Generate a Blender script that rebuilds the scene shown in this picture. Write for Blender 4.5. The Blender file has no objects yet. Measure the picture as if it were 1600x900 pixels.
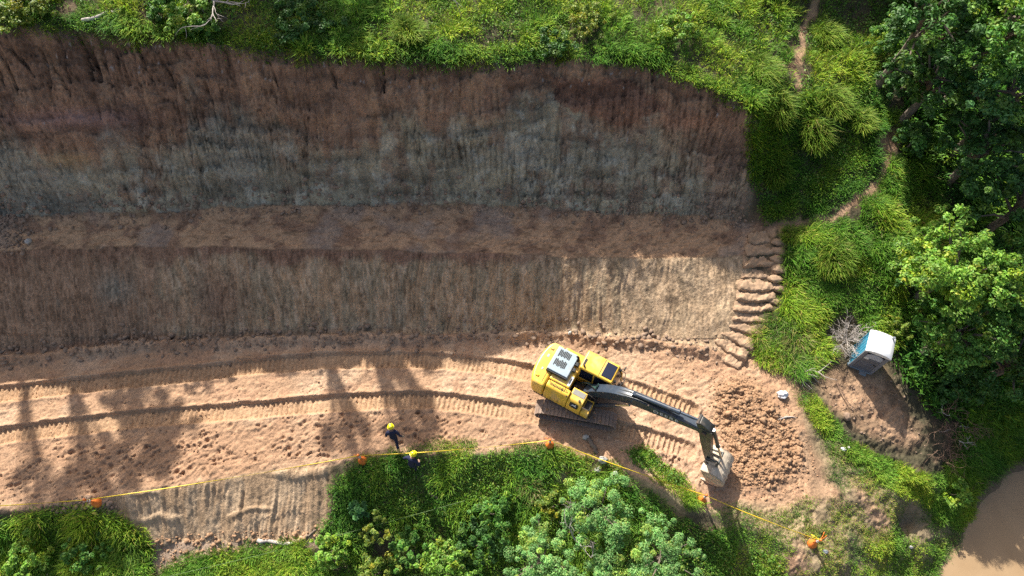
import bpy, bmesh, math, random
import numpy as np
from mathutils import Vector, Matrix

random.seed(7)
RNG = np.random.default_rng(11)
scene = bpy.context.scene
COL = scene.collection
R = math.radians

# ------------------------------------------------------------------ camera, sky, sun, exposure
CAM_H, CAM_TILT, FPX = 32.0, R(28), 1066.67
cam_data = bpy.data.cameras.new('camera')
cam_data.sensor_width = 36.0
cam_data.lens = 24.0
cam_data.clip_end = 3000
cam = bpy.data.objects.new('camera', cam_data)
cam.location = (0, 0, CAM_H)
cam.rotation_euler = (CAM_TILT, 0, 0)
COL.objects.link(cam)
scene.camera = cam

SUN_EL = R(42)
SHX, SHY = 0.425, -0.905                      # direction in which shadows fall on level ground
world = bpy.data.worlds.new('World')
scene.world = world
world.use_nodes = True
wn = world.node_tree
sky = wn.nodes.new('ShaderNodeTexSky')
sky.sky_type = 'NISHITA'
sky.sun_disc = False
sky.sun_elevation = SUN_EL
sky.sun_rotation = math.atan2(-SHX, -SHY)
sky.air_density = 1.0
sky.dust_density = 4.5
sky.ozone_density = 0.5
wn.nodes['Background'].inputs['Strength'].default_value = 0.096
wn.links.new(sky.outputs[0], wn.nodes['Background'].inputs['Color'])
sun_data = bpy.data.lights.new('sun', 'SUN')
sun_data.energy = 5.0
sun_data.angle = R(0.55)
sun_data.color = (1.0, 0.95, 0.87)
sun = bpy.data.objects.new('sun', sun_data)
SUN_DIR = Vector((SHX * math.cos(SUN_EL), SHY * math.cos(SUN_EL), -math.sin(SUN_EL)))
sun.rotation_euler = SUN_DIR.to_track_quat('-Z', 'Y').to_euler()
sun.location = (-10, 40, 60)
COL.objects.link(sun)
vs = scene.view_settings
vs.view_transform = 'Standard'
vs.look = 'None'
vs.gamma = 1.0
vs.use_curve_mapping = False
vs.exposure = 0.84
scene.cycles.use_denoising = False
scene.cycles.adaptive_threshold = 0.01
scene.cycles.use_light_tree = False
scene.cycles.max_bounces = 5
scene.cycles.diffuse_bounces = 2
scene.cycles.transparent_max_bounces = 4

# ------------------------------------------------------------------ survey helpers: a picture point at a known height -> place on the site
def P(x, y, z=0.0):
    x = np.asarray(x, float); y = np.asarray(y, float); z = np.asarray(z, float)
    dx = (x - 800) / FPX; dy = -(y - 450) / FPX
    Y = dy * math.cos(CAM_TILT) + math.sin(CAM_TILT)
    Z = dy * math.sin(CAM_TILT) - math.cos(CAM_TILT)
    t = (z - CAM_H) / Z
    return dx * t, Y * t, z + 0 * t

def J(x, y, z):
    z = z - CAM_H
    yc = y * math.cos(CAM_TILT) + z * math.sin(CAM_TILT)
    zc = y * math.sin(CAM_TILT) - z * math.cos(CAM_TILT)
    return 800 + FPX * x / zc, 450 - FPX * yc / zc

def smooth01(t):
    t = np.clip(t, 0, 1)
    return t * t * (3 - 2 * t)

def _hash(ix, iy, seed):
    h = (ix.astype(np.int64) * 374761393 + iy.astype(np.int64) * 668265263 + seed * 974711) & 0xffffffff
    h = ((h ^ (h >> 13)) * 1274126177) & 0xffffffff
    h = ((h ^ (h >> 16)) * 2246822519) & 0xffffffff
    return ((h ^ (h >> 15)) & 0xffff) / 65535.0

def noise(x, y, seed=0):
    ix = np.floor(x); iy = np.floor(y)
    fx = x - ix; fy = y - iy
    fx = fx * fx * (3 - 2 * fx); fy = fy * fy * (3 - 2 * fy)
    a = _hash(ix, iy, seed); b = _hash(ix + 1, iy, seed)
    c = _hash(ix, iy + 1, seed); d = _hash(ix + 1, iy + 1, seed)
    return (a * (1 - fx) + b * fx) * (1 - fy) + (c * (1 - fx) + d * fx) * fy

def fbm(x, y, seed=0, octs=4, gain=0.5):
    s = 0; a = 1; tot = 0
    for i in range(octs):
        # rotate each octave a little so that no lattice shows
        c, sn = math.cos(0.6 * i + .3), math.sin(0.6 * i + .3)
        s = s + a * noise((x * c - y * sn) * 2 ** i + 17.3 * i, (x * sn + y * c) * 2 ** i - 9.1 * i, seed + i)
        tot += a; a *= gain
    return s / tot

def inpoly(px, py, poly):
    inside = np.zeros(np.shape(px), bool)
    n = len(poly)
    for i in range(n):
        x0, y0 = poly[i]; x1, y1 = poly[(i + 1) % n]
        if y0 == y1:
            continue
        c = ((y0 > py) != (y1 > py)) & (px < (x1 - x0) * (py - y0) / (y1 - y0) + x0)
        inside ^= c
    return inside

def polydist(x, y, pts):
    """distance to a polyline and the arc length along it"""
    best = np.full(np.shape(x), 1e9); arc = np.zeros(np.shape(x)); side = np.zeros(np.shape(x)); L = 0
    for (x0, y0), (x1, y1) in zip(pts[:-1], pts[1:]):
        ex, ey = x1 - x0, y1 - y0
        l = math.hypot(ex, ey)
        t = np.clip(((x - x0) * ex + (y - y0) * ey) / (l * l), 0, 1)
        d = np.hypot(x - x0 - t * ex, y - y0 - t * ey)
        m = d < best
        best = np.where(m, d, best); arc = np.where(m, L + t * l, arc)
        side = np.where(m, np.sign(ex * (y - y0) - ey * (x - x0)), side)
        L += l
    return best, arc, side

# ------------------------------------------------------------------ materials
def new_mat(name):
    m = bpy.data.materials.new(name)
    m.use_nodes = True
    nt = m.node_tree
    return m, nt, nt.nodes['Principled BSDF']

def plain(name, col, rough=0.5, metal=0.0, var=0.15, scale=6.0, bump=0.0, dirt=None, dirt_amt=0.0, spec=None):
    m, nt, b = new_mat(name)
    tc = nt.nodes.new('ShaderNodeTexCoord')
    n = nt.nodes.new('ShaderNodeTexNoise'); n.inputs['Scale'].default_value = scale; n.inputs['Detail'].default_value = 6
    nt.links.new(tc.outputs['Object'], n.inputs['Vector'])
    r = nt.nodes.new('ShaderNodeMapRange')
    r.inputs['From Min'].default_value = .3; r.inputs['From Max'].default_value = .7
    r.inputs['To Min'].default_value = 1 - var; r.inputs['To Max'].default_value = 1 + var
    nt.links.new(n.outputs['Fac'], r.inputs['Value'])
    mx = nt.nodes.new('ShaderNodeMix'); mx.data_type = 'RGBA'; mx.blend_type = 'MULTIPLY'
    mx.inputs['Factor'].default_value = 1
    mx.inputs['A'].default_value = (*col, 1)
    nt.links.new(r.outputs[0], mx.inputs['B'])
    out = mx.outputs['Result']
    if dirt:
        n2 = nt.nodes.new('ShaderNodeTexNoise'); n2.inputs['Scale'].default_value = scale * .7; n2.inputs['Detail'].default_value = 8
        nt.links.new(tc.outputs['Object'], n2.inputs['Vector'])
        r2 = nt.nodes.new('ShaderNodeMapRange')
        r2.inputs['From Min'].default_value = .62 - dirt_amt * .4; r2.inputs['From Max'].default_value = .75 - dirt_amt * .25
        r2.inputs['To Max'].default_value = min(1, .35 + dirt_amt)
        nt.links.new(n2.outputs['Fac'], r2.inputs['Value'])
        m2 = nt.nodes.new('ShaderNodeMix'); m2.data_type = 'RGBA'
        m2.inputs['B'].default_value = (*dirt, 1)
        nt.links.new(r2.outputs[0], m2.inputs['Factor']); nt.links.new(out, m2.inputs['A'])
        out = m2.outputs['Result']
    nt.links.new(out, b.inputs['Base Color'])
    b.inputs['Roughness'].default_value = rough
    b.inputs['Metallic'].default_value = metal
    if spec is not None:
        b.inputs['Specular IOR Level'].default_value = spec
    if bump:
        bp = nt.nodes.new('ShaderNodeBump'); bp.inputs['Strength'].default_value = bump; bp.inputs['Distance'].default_value = .02
        nt.links.new(n.outputs['Fac'], bp.inputs['Height']); nt.links.new(bp.outputs[0], b.inputs['Normal'])
    return m

def soil_material():
    m, nt, b = new_mat('soil')
    at = nt.nodes.new('ShaderNodeAttribute'); at.attribute_name = 'soil'
    geo = nt.nodes.new('ShaderNodeNewGeometry')
    def nz(scale, detail, stretch=None):
        n = nt.nodes.new('ShaderNodeTexNoise'); n.inputs['Scale'].default_value = scale; n.inputs['Detail'].default_value = detail
        n.inputs['Roughness'].default_value = .65
        nt.links.new(geo.outputs['Position'], n.inputs['Vector'])
        return n
    n1 = nz(1.7, 3); n2 = nz(9.0, 4); n3 = nz(40.0, 2)
    mp = nt.nodes.new('ShaderNodeMapping'); mp.inputs['Scale'].default_value = (13, 2.2, 2.2)
    n4 = nt.nodes.new('ShaderNodeTexNoise'); n4.inputs['Scale'].default_value = 1.0; n4.inputs['Detail'].default_value = 4; n4.inputs['Roughness'].default_value = .7
    nt.links.new(geo.outputs['Position'], mp.inputs['Vector']); nt.links.new(mp.outputs[0], n4.inputs['Vector'])
    def ramp(n, lo, hi):
        r = nt.nodes.new('ShaderNodeMapRange')
        r.inputs['From Min'].default_value = .3; r.inputs['From Max'].default_value = .7
        r.inputs['To Min'].default_value = lo; r.inputs['To Max'].default_value = hi
        nt.links.new(n.outputs['Fac'], r.inputs['Value']); return r
    out = at.outputs['Color']
    for n, lo, hi in ((n1, .86, 1.13), (n2, .72, 1.24), (n3, .78, 1.2)):
        mx = nt.nodes.new('ShaderNodeMix'); mx.data_type = 'RGBA'; mx.blend_type = 'MULTIPLY'; mx.inputs['Factor'].default_value = 1
        nt.links.new(out, mx.inputs['A']); nt.links.new(ramp(n, lo, hi).outputs[0], mx.inputs['B'])
        out = mx.outputs['Result']
    st = nt.nodes.new('ShaderNodeMix'); st.data_type = 'RGBA'; st.blend_type = 'MULTIPLY'
    nt.links.new(at.outputs['Alpha'], st.inputs['Factor']); nt.links.new(out, st.inputs['A']); nt.links.new(ramp(n4, .45, 1.5).outputs[0], st.inputs['B'])
    out = st.outputs['Result']
    nt.links.new(out, b.inputs['Base Color'])
    b.inputs['Roughness'].default_value = .95
    b.inputs['Specular IOR Level'].default_value = .15
    ad = nt.nodes.new('ShaderNodeMath'); ad.operation = 'MULTIPLY_ADD'; ad.inputs[1].default_value = .35
    nt.links.new(n3.outputs['Fac'], ad.inputs[0]); nt.links.new(n2.outputs['Fac'], ad.inputs[2])
    bp = nt.nodes.new('ShaderNodeBump'); bp.inputs['Strength'].default_value = .75; bp.inputs['Distance'].default_value = .065
    nt.links.new(ad.outputs[0], bp.inputs['Height']); nt.links.new(bp.outputs[0], b.inputs['Normal'])
    return m

def leaf_material(name, trans=.3, rough=.55, spec=.3):
    m, nt, b = new_mat(name)
    at = nt.nodes.new('ShaderNodeAttribute'); at.attribute_name = 'leafcol'
    nt.links.new(at.outputs['Color'], b.inputs['Base Color'])
    b.inputs['Roughness'].default_value = rough
    b.inputs['Specular IOR Level'].default_value = spec
    tr = nt.nodes.new('ShaderNodeBsdfTranslucent')
    hs = nt.nodes.new('ShaderNodeMix'); hs.data_type = 'RGBA'; hs.blend_type = 'MULTIPLY'; hs.inputs['Factor'].default_value = 1
    hs.inputs['B'].default_value = (1.25, 1.2, .6, 1)
    nt.links.new(at.outputs['Color'], hs.inputs['A']); nt.links.new(hs.outputs['Result'], tr.inputs['Color'])
    mx = nt.nodes.new('ShaderNodeMixShader'); mx.inputs[0].default_value = trans
    nt.links.new(b.outputs[0], mx.inputs[1]); nt.links.new(tr.outputs[0], mx.inputs[2])
    nt.links.new(mx.outputs[0], nt.nodes['Material Output'].inputs['Surface'])
    return m

DUST = (.36, .24, .16)
M = {
    'soil': soil_material(),
    'grass': leaf_material('grass_blades', .35, .6, .2),
    'leaf': leaf_material('tree_leaves', .3, .5, .35),
    'bark': plain('bark', (.16, .125, .095), .9, var=.35, scale=5, bump=.5),
    'dead_wood': plain('dead_wood', (.42, .37, .33), .9, var=.25, scale=8, bump=.4),
    'dry_brush': plain('dry_brush', (.17, .105, .07), .9, var=.35, scale=6),
    'yellow': plain('machine_yellow', (.80, .49, .06), .36, var=.10, scale=2.2, dirt=(.55, .40, .22), dirt_amt=.3),
    'grey_panel': plain('hood_panel_grey', (.30, .37, .41), .45, var=.08, scale=4, dirt=DUST, dirt_amt=.05),
    'black': plain('black_rubber', (.018, .018, .018), .6, var=.2),
    'dark_steel': plain('dark_boom_paint', (.035, .05, .072), .33, var=.2, scale=4, dirt=(.16, .13, .1), dirt_amt=.1),
    'stick_paint': plain('stick_paint', (.055, .06, .055), .45, var=.2, scale=4, dirt=(.2, .16, .12), dirt_amt=.25),
    'track': plain('track_steel', (.30, .22, .17), .75, var=.25, scale=9, dirt=DUST, dirt_amt=.3, bump=.3),
    'under': plain('undercarriage_steel', (.05, .042, .036), .7, var=.3, dirt=(.18, .12, .085), dirt_amt=.35),
    'chrome': plain('polished_rod', (.7, .7, .72), .2, metal=1.0, var=.05),
    'glass': plain('cab_glass', (.012, .016, .035), .08, var=.1, spec=.7),
    'bucket': plain('dusty_bucket', (.55, .46, .34), .7, var=.18, scale=6, dirt=(.30, .2, .13), dirt_amt=.3, bump=.2),
    'white_paint': plain('white_paint', (.78, .78, .76), .5, var=.05),
    'grating': plain('step_grating', (.23, .22, .2), .6, var=.4, scale=60),
    'hose': plain('hydraulic_hose', (.03, .035, .035), .5, var=.2),
    'green_hose': plain('green_hose', (.03, .10, .075), .5, var=.2),
    'orange': plain('orange_plastic', (.78, .20, .035), .5, var=.12, scale=9, dirt=DUST, dirt_amt=.08),
    'tape': plain('yellow_tape', (.82, .58, .03), .45, var=.08),
    'tape_pale': plain('faded_yellow_tape', (.80, .66, .30), .5, var=.08),
    'toilet_blue': plain('toilet_blue', (.045, .26, .40), .45, var=.12, dirt=DUST, dirt_amt=.1),
    'toilet_white': plain('toilet_roof_white', (.80, .81, .81), .5, var=.05, dirt=(.55, .48, .38), dirt_amt=.06),
    'toilet_grey': plain('toilet_door_grey', (.11, .125, .15), .5, var=.08),
    'toilet_frame': plain('toilet_frame_grey', (.19, .21, .24), .5, var=.08),
    'toilet_base': plain('toilet_base', (.18, .24, .28), .6, var=.1, dirt=DUST, dirt_amt=.2),
    'mesh_white': plain('vent_screen', (.42, .46, .52), .6, var=.35, scale=40),
    'bag': plain('white_bag', (.70, .70, .70), .55, var=.12, scale=8, bump=.4),
    'pale_rock': plain('pale_rock', (.42, .40, .36), .9, var=.25, scale=5, bump=.6),
    'brown_rock': plain('brown_rock', (.26, .18, .125), .95, var=.25, scale=5, bump=.6),
    'clod': plain('loose_clod', (.32, .192, .108), .95, var=.35, scale=4, bump=.6),
    'navy': plain('navy_workwear', (.011, .016, .048), .85, var=.25, scale=20),
    'skin': plain('skin', (.30, .17, .11), .6, var=.06),
    'helmet': plain('yellow_helmet', (.80, .72, .012), .32, var=.04),
    'boot': plain('yellow_boot', (.55, .43, .13), .6, var=.12, dirt=DUST, dirt_amt=.2),
    'glove': plain('pale_glove', (.58, .50, .36), .8, var=.1),
    'rope': plain('green_rope', (.16, .24, .09), .7, var=.1),
}

# ------------------------------------------------------------------ object helpers
def tag(o, label=None, cat=None, group=None, kind=None):
    if label: o['label'] = label
    if cat: o['category'] = cat
    if group: o['group'] = group
    if kind: o['kind'] = kind
    return o

def empty(name, loc=(0, 0, 0), rz=0.0):
    o = bpy.data.objects.new(name, None)
    o.empty_display_size = .2
    o.location = loc; o.rotation_euler = (0, 0, rz)
    COL.objects.link(o)
    return o

def np_mesh(name, V, F, col=None, colname='leafcol', smooth=False, mat=None):
    me = bpy.data.meshes.new(name)
    V = np.asarray(V, np.float32); F = np.asarray(F, np.int32)
    k = F.shape[1]
    me.vertices.add(len(V)); me.vertices.foreach_set('co', V.ravel())
    me.loops.add(F.size); me.loops.foreach_set('vertex_index', F.ravel())
    me.polygons.add(len(F)); me.polygons.foreach_set('loop_start', np.arange(0, F.size, k, dtype=np.int32))
    if smooth:
        me.polygons.foreach_set('use_smooth', np.ones(len(F), bool))
    if col is not None:
        a = me.attributes.new(colname, 'FLOAT_COLOR', 'POINT')
        c = np.ones((len(V), 4), np.float32); c[:, :np.shape(col)[1]] = col
        a.data.foreach_set('color', c.ravel())
    me.update(calc_edges=True)
    if mat: me.materials.append(mat)
    return me

def link_mesh(name, me, parent=None, loc=None):
    o = bpy.data.objects.new(name, me)
    COL.objects.link(o)
    if parent is not None: o.parent = parent
    if loc is not None: o.location = loc
    return o

class MB:
    def __init__(self):
        self.v = []; self.f = []; self.m = []
    def add(self, vs, fs, mi=0):
        o = len(self.v)
        self.v += [tuple(x) for x in vs]
        self.f += [tuple(i + o for i in q) for q in fs]
        self.m += [mi] * len(fs)
        return self
    def box(self, c, s, rot=None, mi=0, top=None):
        x, y, z = (q / 2 for q in s)
        tx, ty = (x, y) if top is None else (top[0] / 2, top[1] / 2)
        vs = [(-x, -y, -z), (x, -y, -z), (x, y, -z), (-x, y, -z), (-tx, -ty, z), (tx, -ty, z), (tx, ty, z), (-tx, ty, z)]
        if rot is not None: vs = [rot @ Vector(q) for q in vs]
        vs = [(q[0] + c[0], q[1] + c[1], q[2] + c[2]) for q in vs]
        return self.add(vs, [(0, 3, 2, 1), (4, 5, 6, 7), (0, 1, 5, 4), (1, 2, 6, 5), (2, 3, 7, 6), (3, 0, 4, 7)], mi)
    def prism(self, poly, y0, y1, mi=0):            # outline in x-z, pushed along y
        n = len(poly)
        ar = sum(poly[i][0] * poly[(i + 1) % n][1] - poly[(i + 1) % n][0] * poly[i][1] for i in range(n))
        if ar < 0: poly = poly[::-1]
        vs = [(p[0], y0, p[1]) for p in poly] + [(p[0], y1, p[1]) for p in poly]
        fs = [tuple(range(n)), tuple(range(2 * n - 1, n - 1, -1))]
        fs += [(i, i + n, (i + 1) % n + n, (i + 1) % n) for i in range(n)]
        return self.add(vs, fs, mi)
    def plan(self, poly, z0, z1, mi=0, inset=0.0):  # outline in x-y, pushed along z
        n = len(poly)
        ar = sum(poly[i][0] * poly[(i + 1) % n][1] - poly[(i + 1) % n][0] * poly[i][1] for i in range(n))
        if ar < 0: poly = poly[::-1]
        cx = sum(p[0] for p in poly) / n; cy = sum(p[1] for p in poly) / n
        k = 1 - inset
        vs = [(p[0], p[1], z0) for p in poly] + [(cx + (p[0] - cx) * k, cy + (p[1] - cy) * k, z1) for p in poly]
        fs = [tuple(range(n - 1, -1, -1)), tuple(range(n, 2 * n))]
        fs += [(i, (i + 1) % n, (i + 1) % n + n, i + n) for i in range(n)]
        return self.add(vs, fs, mi)
    def tube(self, pts, rad, n=10, mi=0):
        pts = [Vector(p) for p in pts]
        if not hasattr(rad, '__len__'): rad = [rad] * len(pts)
        vs = []; up = None
        for i, p in enumerate(pts):
            d = (pts[min(i + 1, len(pts) - 1)] - pts[max(i - 1, 0)]).normalized()
            if up is None:
                up = Vector((0, 0, 1)) if abs(d.z) < .9 else Vector((1, 0, 0))
            a = d.cross(up).normalized(); b = a.cross(d).normalized(); up = b
            for k in range(n):
                t = 2 * math.pi * k / n
                vs.append(p + (a * math.cos(t) + b * math.sin(t)) * rad[i])
        fs = []
        for i in range(len(pts) - 1):
            for k in range(n):
                fs.append((i * n + k, i * n + (k + 1) % n, (i + 1) * n + (k + 1) % n, (i + 1) * n + k))
        fs.append(tuple(range(n - 1, -1, -1))); fs.append(tuple(range((len(pts) - 1) * n, len(pts) * n)))
        fs = [q[::-1] for q in fs]
        return self.add(vs, fs, mi)
    def lathe(self, prof, c=(0, 0, 0), n=20, mi=0):  # (radius, z) from bottom to top
        vs = []
        for r, z in prof:
            for k in range(n):
                t = 2 * math.pi * k / n
                vs.append((c[0] + r * math.cos(t), c[1] + r * math.sin(t), c[2] + z))
        fs = []
        for i in range(len(prof) - 1):
            for k in range(n):
                fs.append((i * n + k, i * n + (k + 1) % n, (i + 1) * n + (k + 1) % n, (i + 1) * n + k))
        fs.append(tuple(range(n - 1, -1, -1))); fs.append(tuple(range((len(prof) - 1) * n, len(prof) * n)))
        return self.add(vs, fs, mi)
    def mesh(self, name, mats, smooth=False):
        me = bpy.data.meshes.new(name)
        me.from_pydata(self.v, [], self.f)
        if not isinstance(mats, (list, tuple)): mats = [mats]
        for m in mats: me.materials.append(m)
        me.polygons.foreach_set('material_index', self.m)
        if smooth: me.polygons.foreach_set('use_smooth', [True] * len(self.f))
        me.update()
        return me
    def build(self, name, mats, parent=None, bevel=0, smooth=False, seg=2, loc=None, rz=0.0):
        o = link_mesh(name, self.mesh(name, mats, smooth), parent, loc)
        if rz: o.rotation_euler = (0, 0, rz)
        if bevel:
            b = o.modifiers.new('bevel', 'BEVEL'); b.width = bevel; b.segments = seg; b.limit_method = 'ANGLE'; b.angle_limit = R(35)
            o.data.polygons.foreach_set('use_smooth', [True] * len(o.data.polygons))
            w = o.modifiers.new('wn', 'WEIGHTED_NORMAL'); w.keep_sharp = False
        elif smooth:
            try: o.data.set_sharp_from_angle(angle=R(40))
            except Exception: pass
        return o

# ------------------------------------------------------------------ terrain: break lines of the cut, surveyed left to right (picture x, picture y, height)
LINES = {
 'crest': [(-400,10,12.2),(-150,25,12.0),(0,38,11.5),(100,45,11.2),(200,58,10.9),(300,66,10.5),(400,80,10.2),(500,86,10),(600,93,9.8),(700,98,9.4),(800,96,8.9),
           (900,88,8.5),(1000,96,8.3),(1060,118,8.1),(1120,142,7.8),(1170,168,7.3),(1250,150,6.5),(1350,120,6.3),(1450,130,5.9),(1600,150,5.2),(2000,150,5)],
 'foot1': [(-400,355,3.7),(0,342,3.7),(100,338,3.7),(200,335,3.6),(400,326,3.6),(600,320,3.5),(800,325,3.1),(950,335,2.4),(1100,345,2.05),(1180,350,2.1),(1260,345,2.6),
           (1350,310,4.0),(1450,340,3.0),(1600,390,1.6),(2000,420,1)],
 'edge2': [(-400,395,3.4),(0,392,3.4),(200,384,3.4),(400,388,3.35),(600,392,3.3),(800,396,2.85),(900,402,2.4),(1000,404,1.85),(1100,404,1.75),(1190,396,1.9),(1260,392,2.3),
           (1350,385,3.0),(1450,430,1.8),(1600,480,.4),(2000,500,0)],
 'foot2': [(-400,590,0),(0,560,0),(150,543,0),(300,532,0),(500,524,0),(700,522,0),(860,520,0),(1000,532,0),(1100,545,0),(1180,558,0),(1260,565,0),
           (1310,545,.05),(1400,560,0),(1450,590,-.5),(1600,620,-1.5),(2000,640,-2)],
 'flat':  [(-400,640,0),(0,620,0),(600,600,0),(1180,600,0),(1280,620,-.02),(1340,600,0),(1400,592,0),(1450,610,-.6),(1600,640,-1.8),(2000,660,-2.2)],
 'edge3': [(-400,830,0),(0,800,0),(120,788,0),(200,772,0),(300,755,0),(420,738,0),(520,726,0),(600,716,0),(700,708,0),(861,704,0),(940,724,0),(1000,748,0),(1100,795,-.1),
           (1200,840,-.2),(1280,862,-.4),(1350,780,-.8),(1430,735,-1.3),(1500,720,-2.0),(1600,690,-2.9),(2000,680,-3)],
 'toe':   [(-400,880,-2),(0,868,-2),(200,850,-1.5),(350,846,-1.5),(500,836,-1.45),(600,835,-2.2),(800,850,-2.5),(1000,905,-2),(1150,935,-1.5),(1280,925,-1.2),(1400,890,-2.2),
           (1448,840,-3.1),(1506,765,-3.5),(1572,694,-3.6),(2000,690,-3.7)],
 'shore': [(-400,1180,-4.2),(800,1140,-4.2),(1300,1040,-4.2),(1390,960,-4.2),(1456,895,-4.2),(1486,845,-4.2),(1518,785,-4.2),(1572,706,-4.2),(1700,700,-4.2),(2000,695,-4.2)],
}
WATER_Z = -4.2
def axis(knots):
    out = []
    for (a, b, s) in knots:
        out.append(np.arange(a, b, s))
    return np.concatenate(out)
gx = axis([(-27.5, 27.5, .068)])
ext = 27.5 + np.cumsum(.1 * 1.28 ** np.arange(32))
gx = np.concatenate([-ext[::-1], gx, ext])
gy = axis([(1.2, 14.0, .06), (14.0, 24.6, .05), (24.6, 30.0, .09)])
e2 = np.cumsum(.1 * 1.28 ** np.arange(32))
gy = np.concatenate([(1.2 - e2)[::-1], gy, 30.0 + e2])
gx = gx[np.concatenate([[True], np.diff(gx) > .01])]; gy = gy[np.concatenate([[True], np.diff(gy) > .01])]
NX, NY = len(gx), len(gy)
names = list(LINES)
LY, LZ = [], []
jit = {'crest': .35, 'foot1': .25, 'edge2': .16, 'foot2': .2, 'flat': 0, 'edge3': .18, 'toe': .3, 'shore': .3}
for i, k in enumerate(names):
    a = np.array(LINES[k], float)
    x, y, z = P(a[:, 0], a[:, 1], a[:, 2])
    o = np.argsort(x)
    yy = np.interp(gx, x[o], y[o]); zz = np.interp(gx, x[o], z[o])
    ker = np.ones(25) / 25                                     # take the kinks out of the surveyed line
    yy = np.convolve(np.pad(yy, 12, 'edge'), ker, 'valid'); zz = np.convolve(np.pad(zz, 12, 'edge'), ker, 'valid')
    yy = yy + jit[k] * 2 * (fbm(gx * .9, gx * 0 + i * 7.7, 40 + i, 4) - .5)
    LY.append(yy); LZ.append(zz)
for i in range(1, len(LY)):
    LY[i] = np.minimum(LY[i], LY[i - 1] - .12)
LYd = dict(zip(names, LY))
Z = np.zeros((NY, NX))
far_n = np.full(NX, 400.0)
for j in range(NX):
    ys = [LY[-1][j] - 60, LY[-1][j] - 6] + [l[j] for l in LY[::-1]] + [LY[0][j] + 1.2, LY[0][j] + 8, LY[0][j] + 90, 900]
    zs = [-7, -5.6] + [l[j] for l in LZ[::-1]] + [LZ[0][j] + .35, LZ[0][j] + 1.3, LZ[0][j] + 9, LZ[0][j] + 30]
    Z[:, j] = np.interp(gy, ys, zs)
GX, GY = np.meshgrid(gx, gy)
def blur_rows(A, k):
    ker = np.ones(2 * k + 1) / (2 * k + 1)
    B = np.pad(A, ((k, k), (0, 0)), 'edge')
    C = np.cumsum(np.vstack([np.zeros((1, A.shape[1])), B]), 0)
    return (C[2 * k + 1:] - C[:-2 * k - 1]) / (2 * k + 1)
def blur_cols(A, k):
    return blur_rows(A.T, k).T
Zs = blur_rows(Z, 3)
Zw = blur_cols(blur_rows(blur_rows(Z, 14), 14), 14)
edge_w = 1.3 * (fbm(GX * .7, GY * .7, 15, 3) - .5)
wild = smooth01((GX + edge_w - 12.0) / 2.2)                              # the natural bank on the right is rounder than the cut
wild = np.maximum(wild, smooth01((LYd['edge3'] + .2 - GY) / 1.0) * smooth01((GX + 8.6) / .6))
Z = Zs * (1 - wild) + Zw * wild
PX, PY = J(GX, GY, Z)

# zones
def between(lo, hi, soft=.12):
    return smooth01((GY - LYd[lo]) / soft + .5) * smooth01((LYd[hi] - GY) / soft + .5)
cut_x = smooth01((12.7 - GX + edge_w) / 1.1)
zU = between('foot1', 'crest') * cut_x
zB = between('edge2', 'foot1') * smooth01((13.6 - GX) / .8)
zL = between('foot2', 'edge2') * cut_x
tU = np.clip((GY - LYd['foot1']) / (LYd['crest'] - LYd['foot1']), 0, 1)
tL = np.clip((GY - LYd['foot2']) / (LYd['edge2'] - LYd['foot2']), 0, 1)
south_cut = between('toe', 'edge3') * smooth01((GX + 19.6) / .5) * smooth01((-8.2 - GX) / .6)
pad = smooth01((LYd['foot2'] - GY) / .2 + .5) * smooth01((GY - LYd['edge3']) / .2 + .5) * smooth01((14.6 - GX) / 1.0)

# relief
n_big = fbm(GX * .35, GY * .35, 3, 4) - .5
n_mid = fbm(GX * 1.6, GY * 1.6, 5, 4) - .5
n_fine = fbm(GX * 6.5, GY * 6.5, 9, 3) - .5
dz = .16 * n_big + .07 * n_mid
# teeth of the bucket raking the faces: grooves that run down the slope and drift a little
wob = GX + .35 * (fbm(GX * .3, GY * .5, 21, 2) - .5) * 2
groove = fbm(wob * 4.2, GY * .55, 22, 3, .6) - .5
groove2 = fbm(wob * 9.5, GY * 1.0, 24, 2, .6) - .5
tooth = np.sin(wob * 2 * math.pi / .23 + 1.5 * fbm(GX * .8, GY * .4, 23, 2)); tooth_on = smooth01((fbm(GX * .6, GY * .9, 28, 4, .6) - .42) * 4)
rake_amt = .45 + .75 * fbm(GX * .22, GY * .6, 27, 2)
dz += zL * (.06 - .035 * smooth01((GX + 1) / 4)) * tooth * tooth_on + zU * .05 * tooth * smooth01((fbm(GX * .25 + 7, GY * .5, 30, 3) - .52) * 7) + south_cut * .016 * tooth
dz += zL * ((.26 - .14 * smooth01((GX - 1) / 4)) * groove + .08 * groove2) * rake_amt
dz += zL * (.08 * (fbm(GX * 2.4, GY * 2.4, 34, 4, .62) - .5) + .22 * (fbm(GX * .6, GY * .8, 33, 2) - .5))
bed = fbm(GX * .35, Z * 2.6 + .25 * GX * .3, 26, 4, .6)
dz += zU * .26 * (bed - .5)
dz += zU * ((.15 * groove + .03 * groove2) * (.1 + 1.1 * smooth01((fbm(GX * .2, GY * .45, 29, 3) - .4) * 4)) + .55 * (fbm(GX * 1.3, GY * 1.9, 31, 5, .62) - .5) + .35 * (fbm(GX * .45, GY * .6, 32, 3) - .5) - .12 * smooth01((fbm(wob * 3.6, GY * 1.3, 143, 4, .65) - .58) * 8) + .16 * (fbm(GX * 6, GY * 5, 145, 2) - .5))
ledge = np.clip(np.sin(Z * 8.5 + 5 * fbm(GX * .7, GY * .7, 38, 2)) * 2 - 1.2, 0, 1) * smooth01((fbm(GX * .5, GY * .9, 39, 2) - .45) * 6)
dz += south_cut * (.12 * groove + .12 * groove2 + .10 * ledge + .08 * (fbm(GX * 2, GY * 2, 46, 3) - .5))
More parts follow.
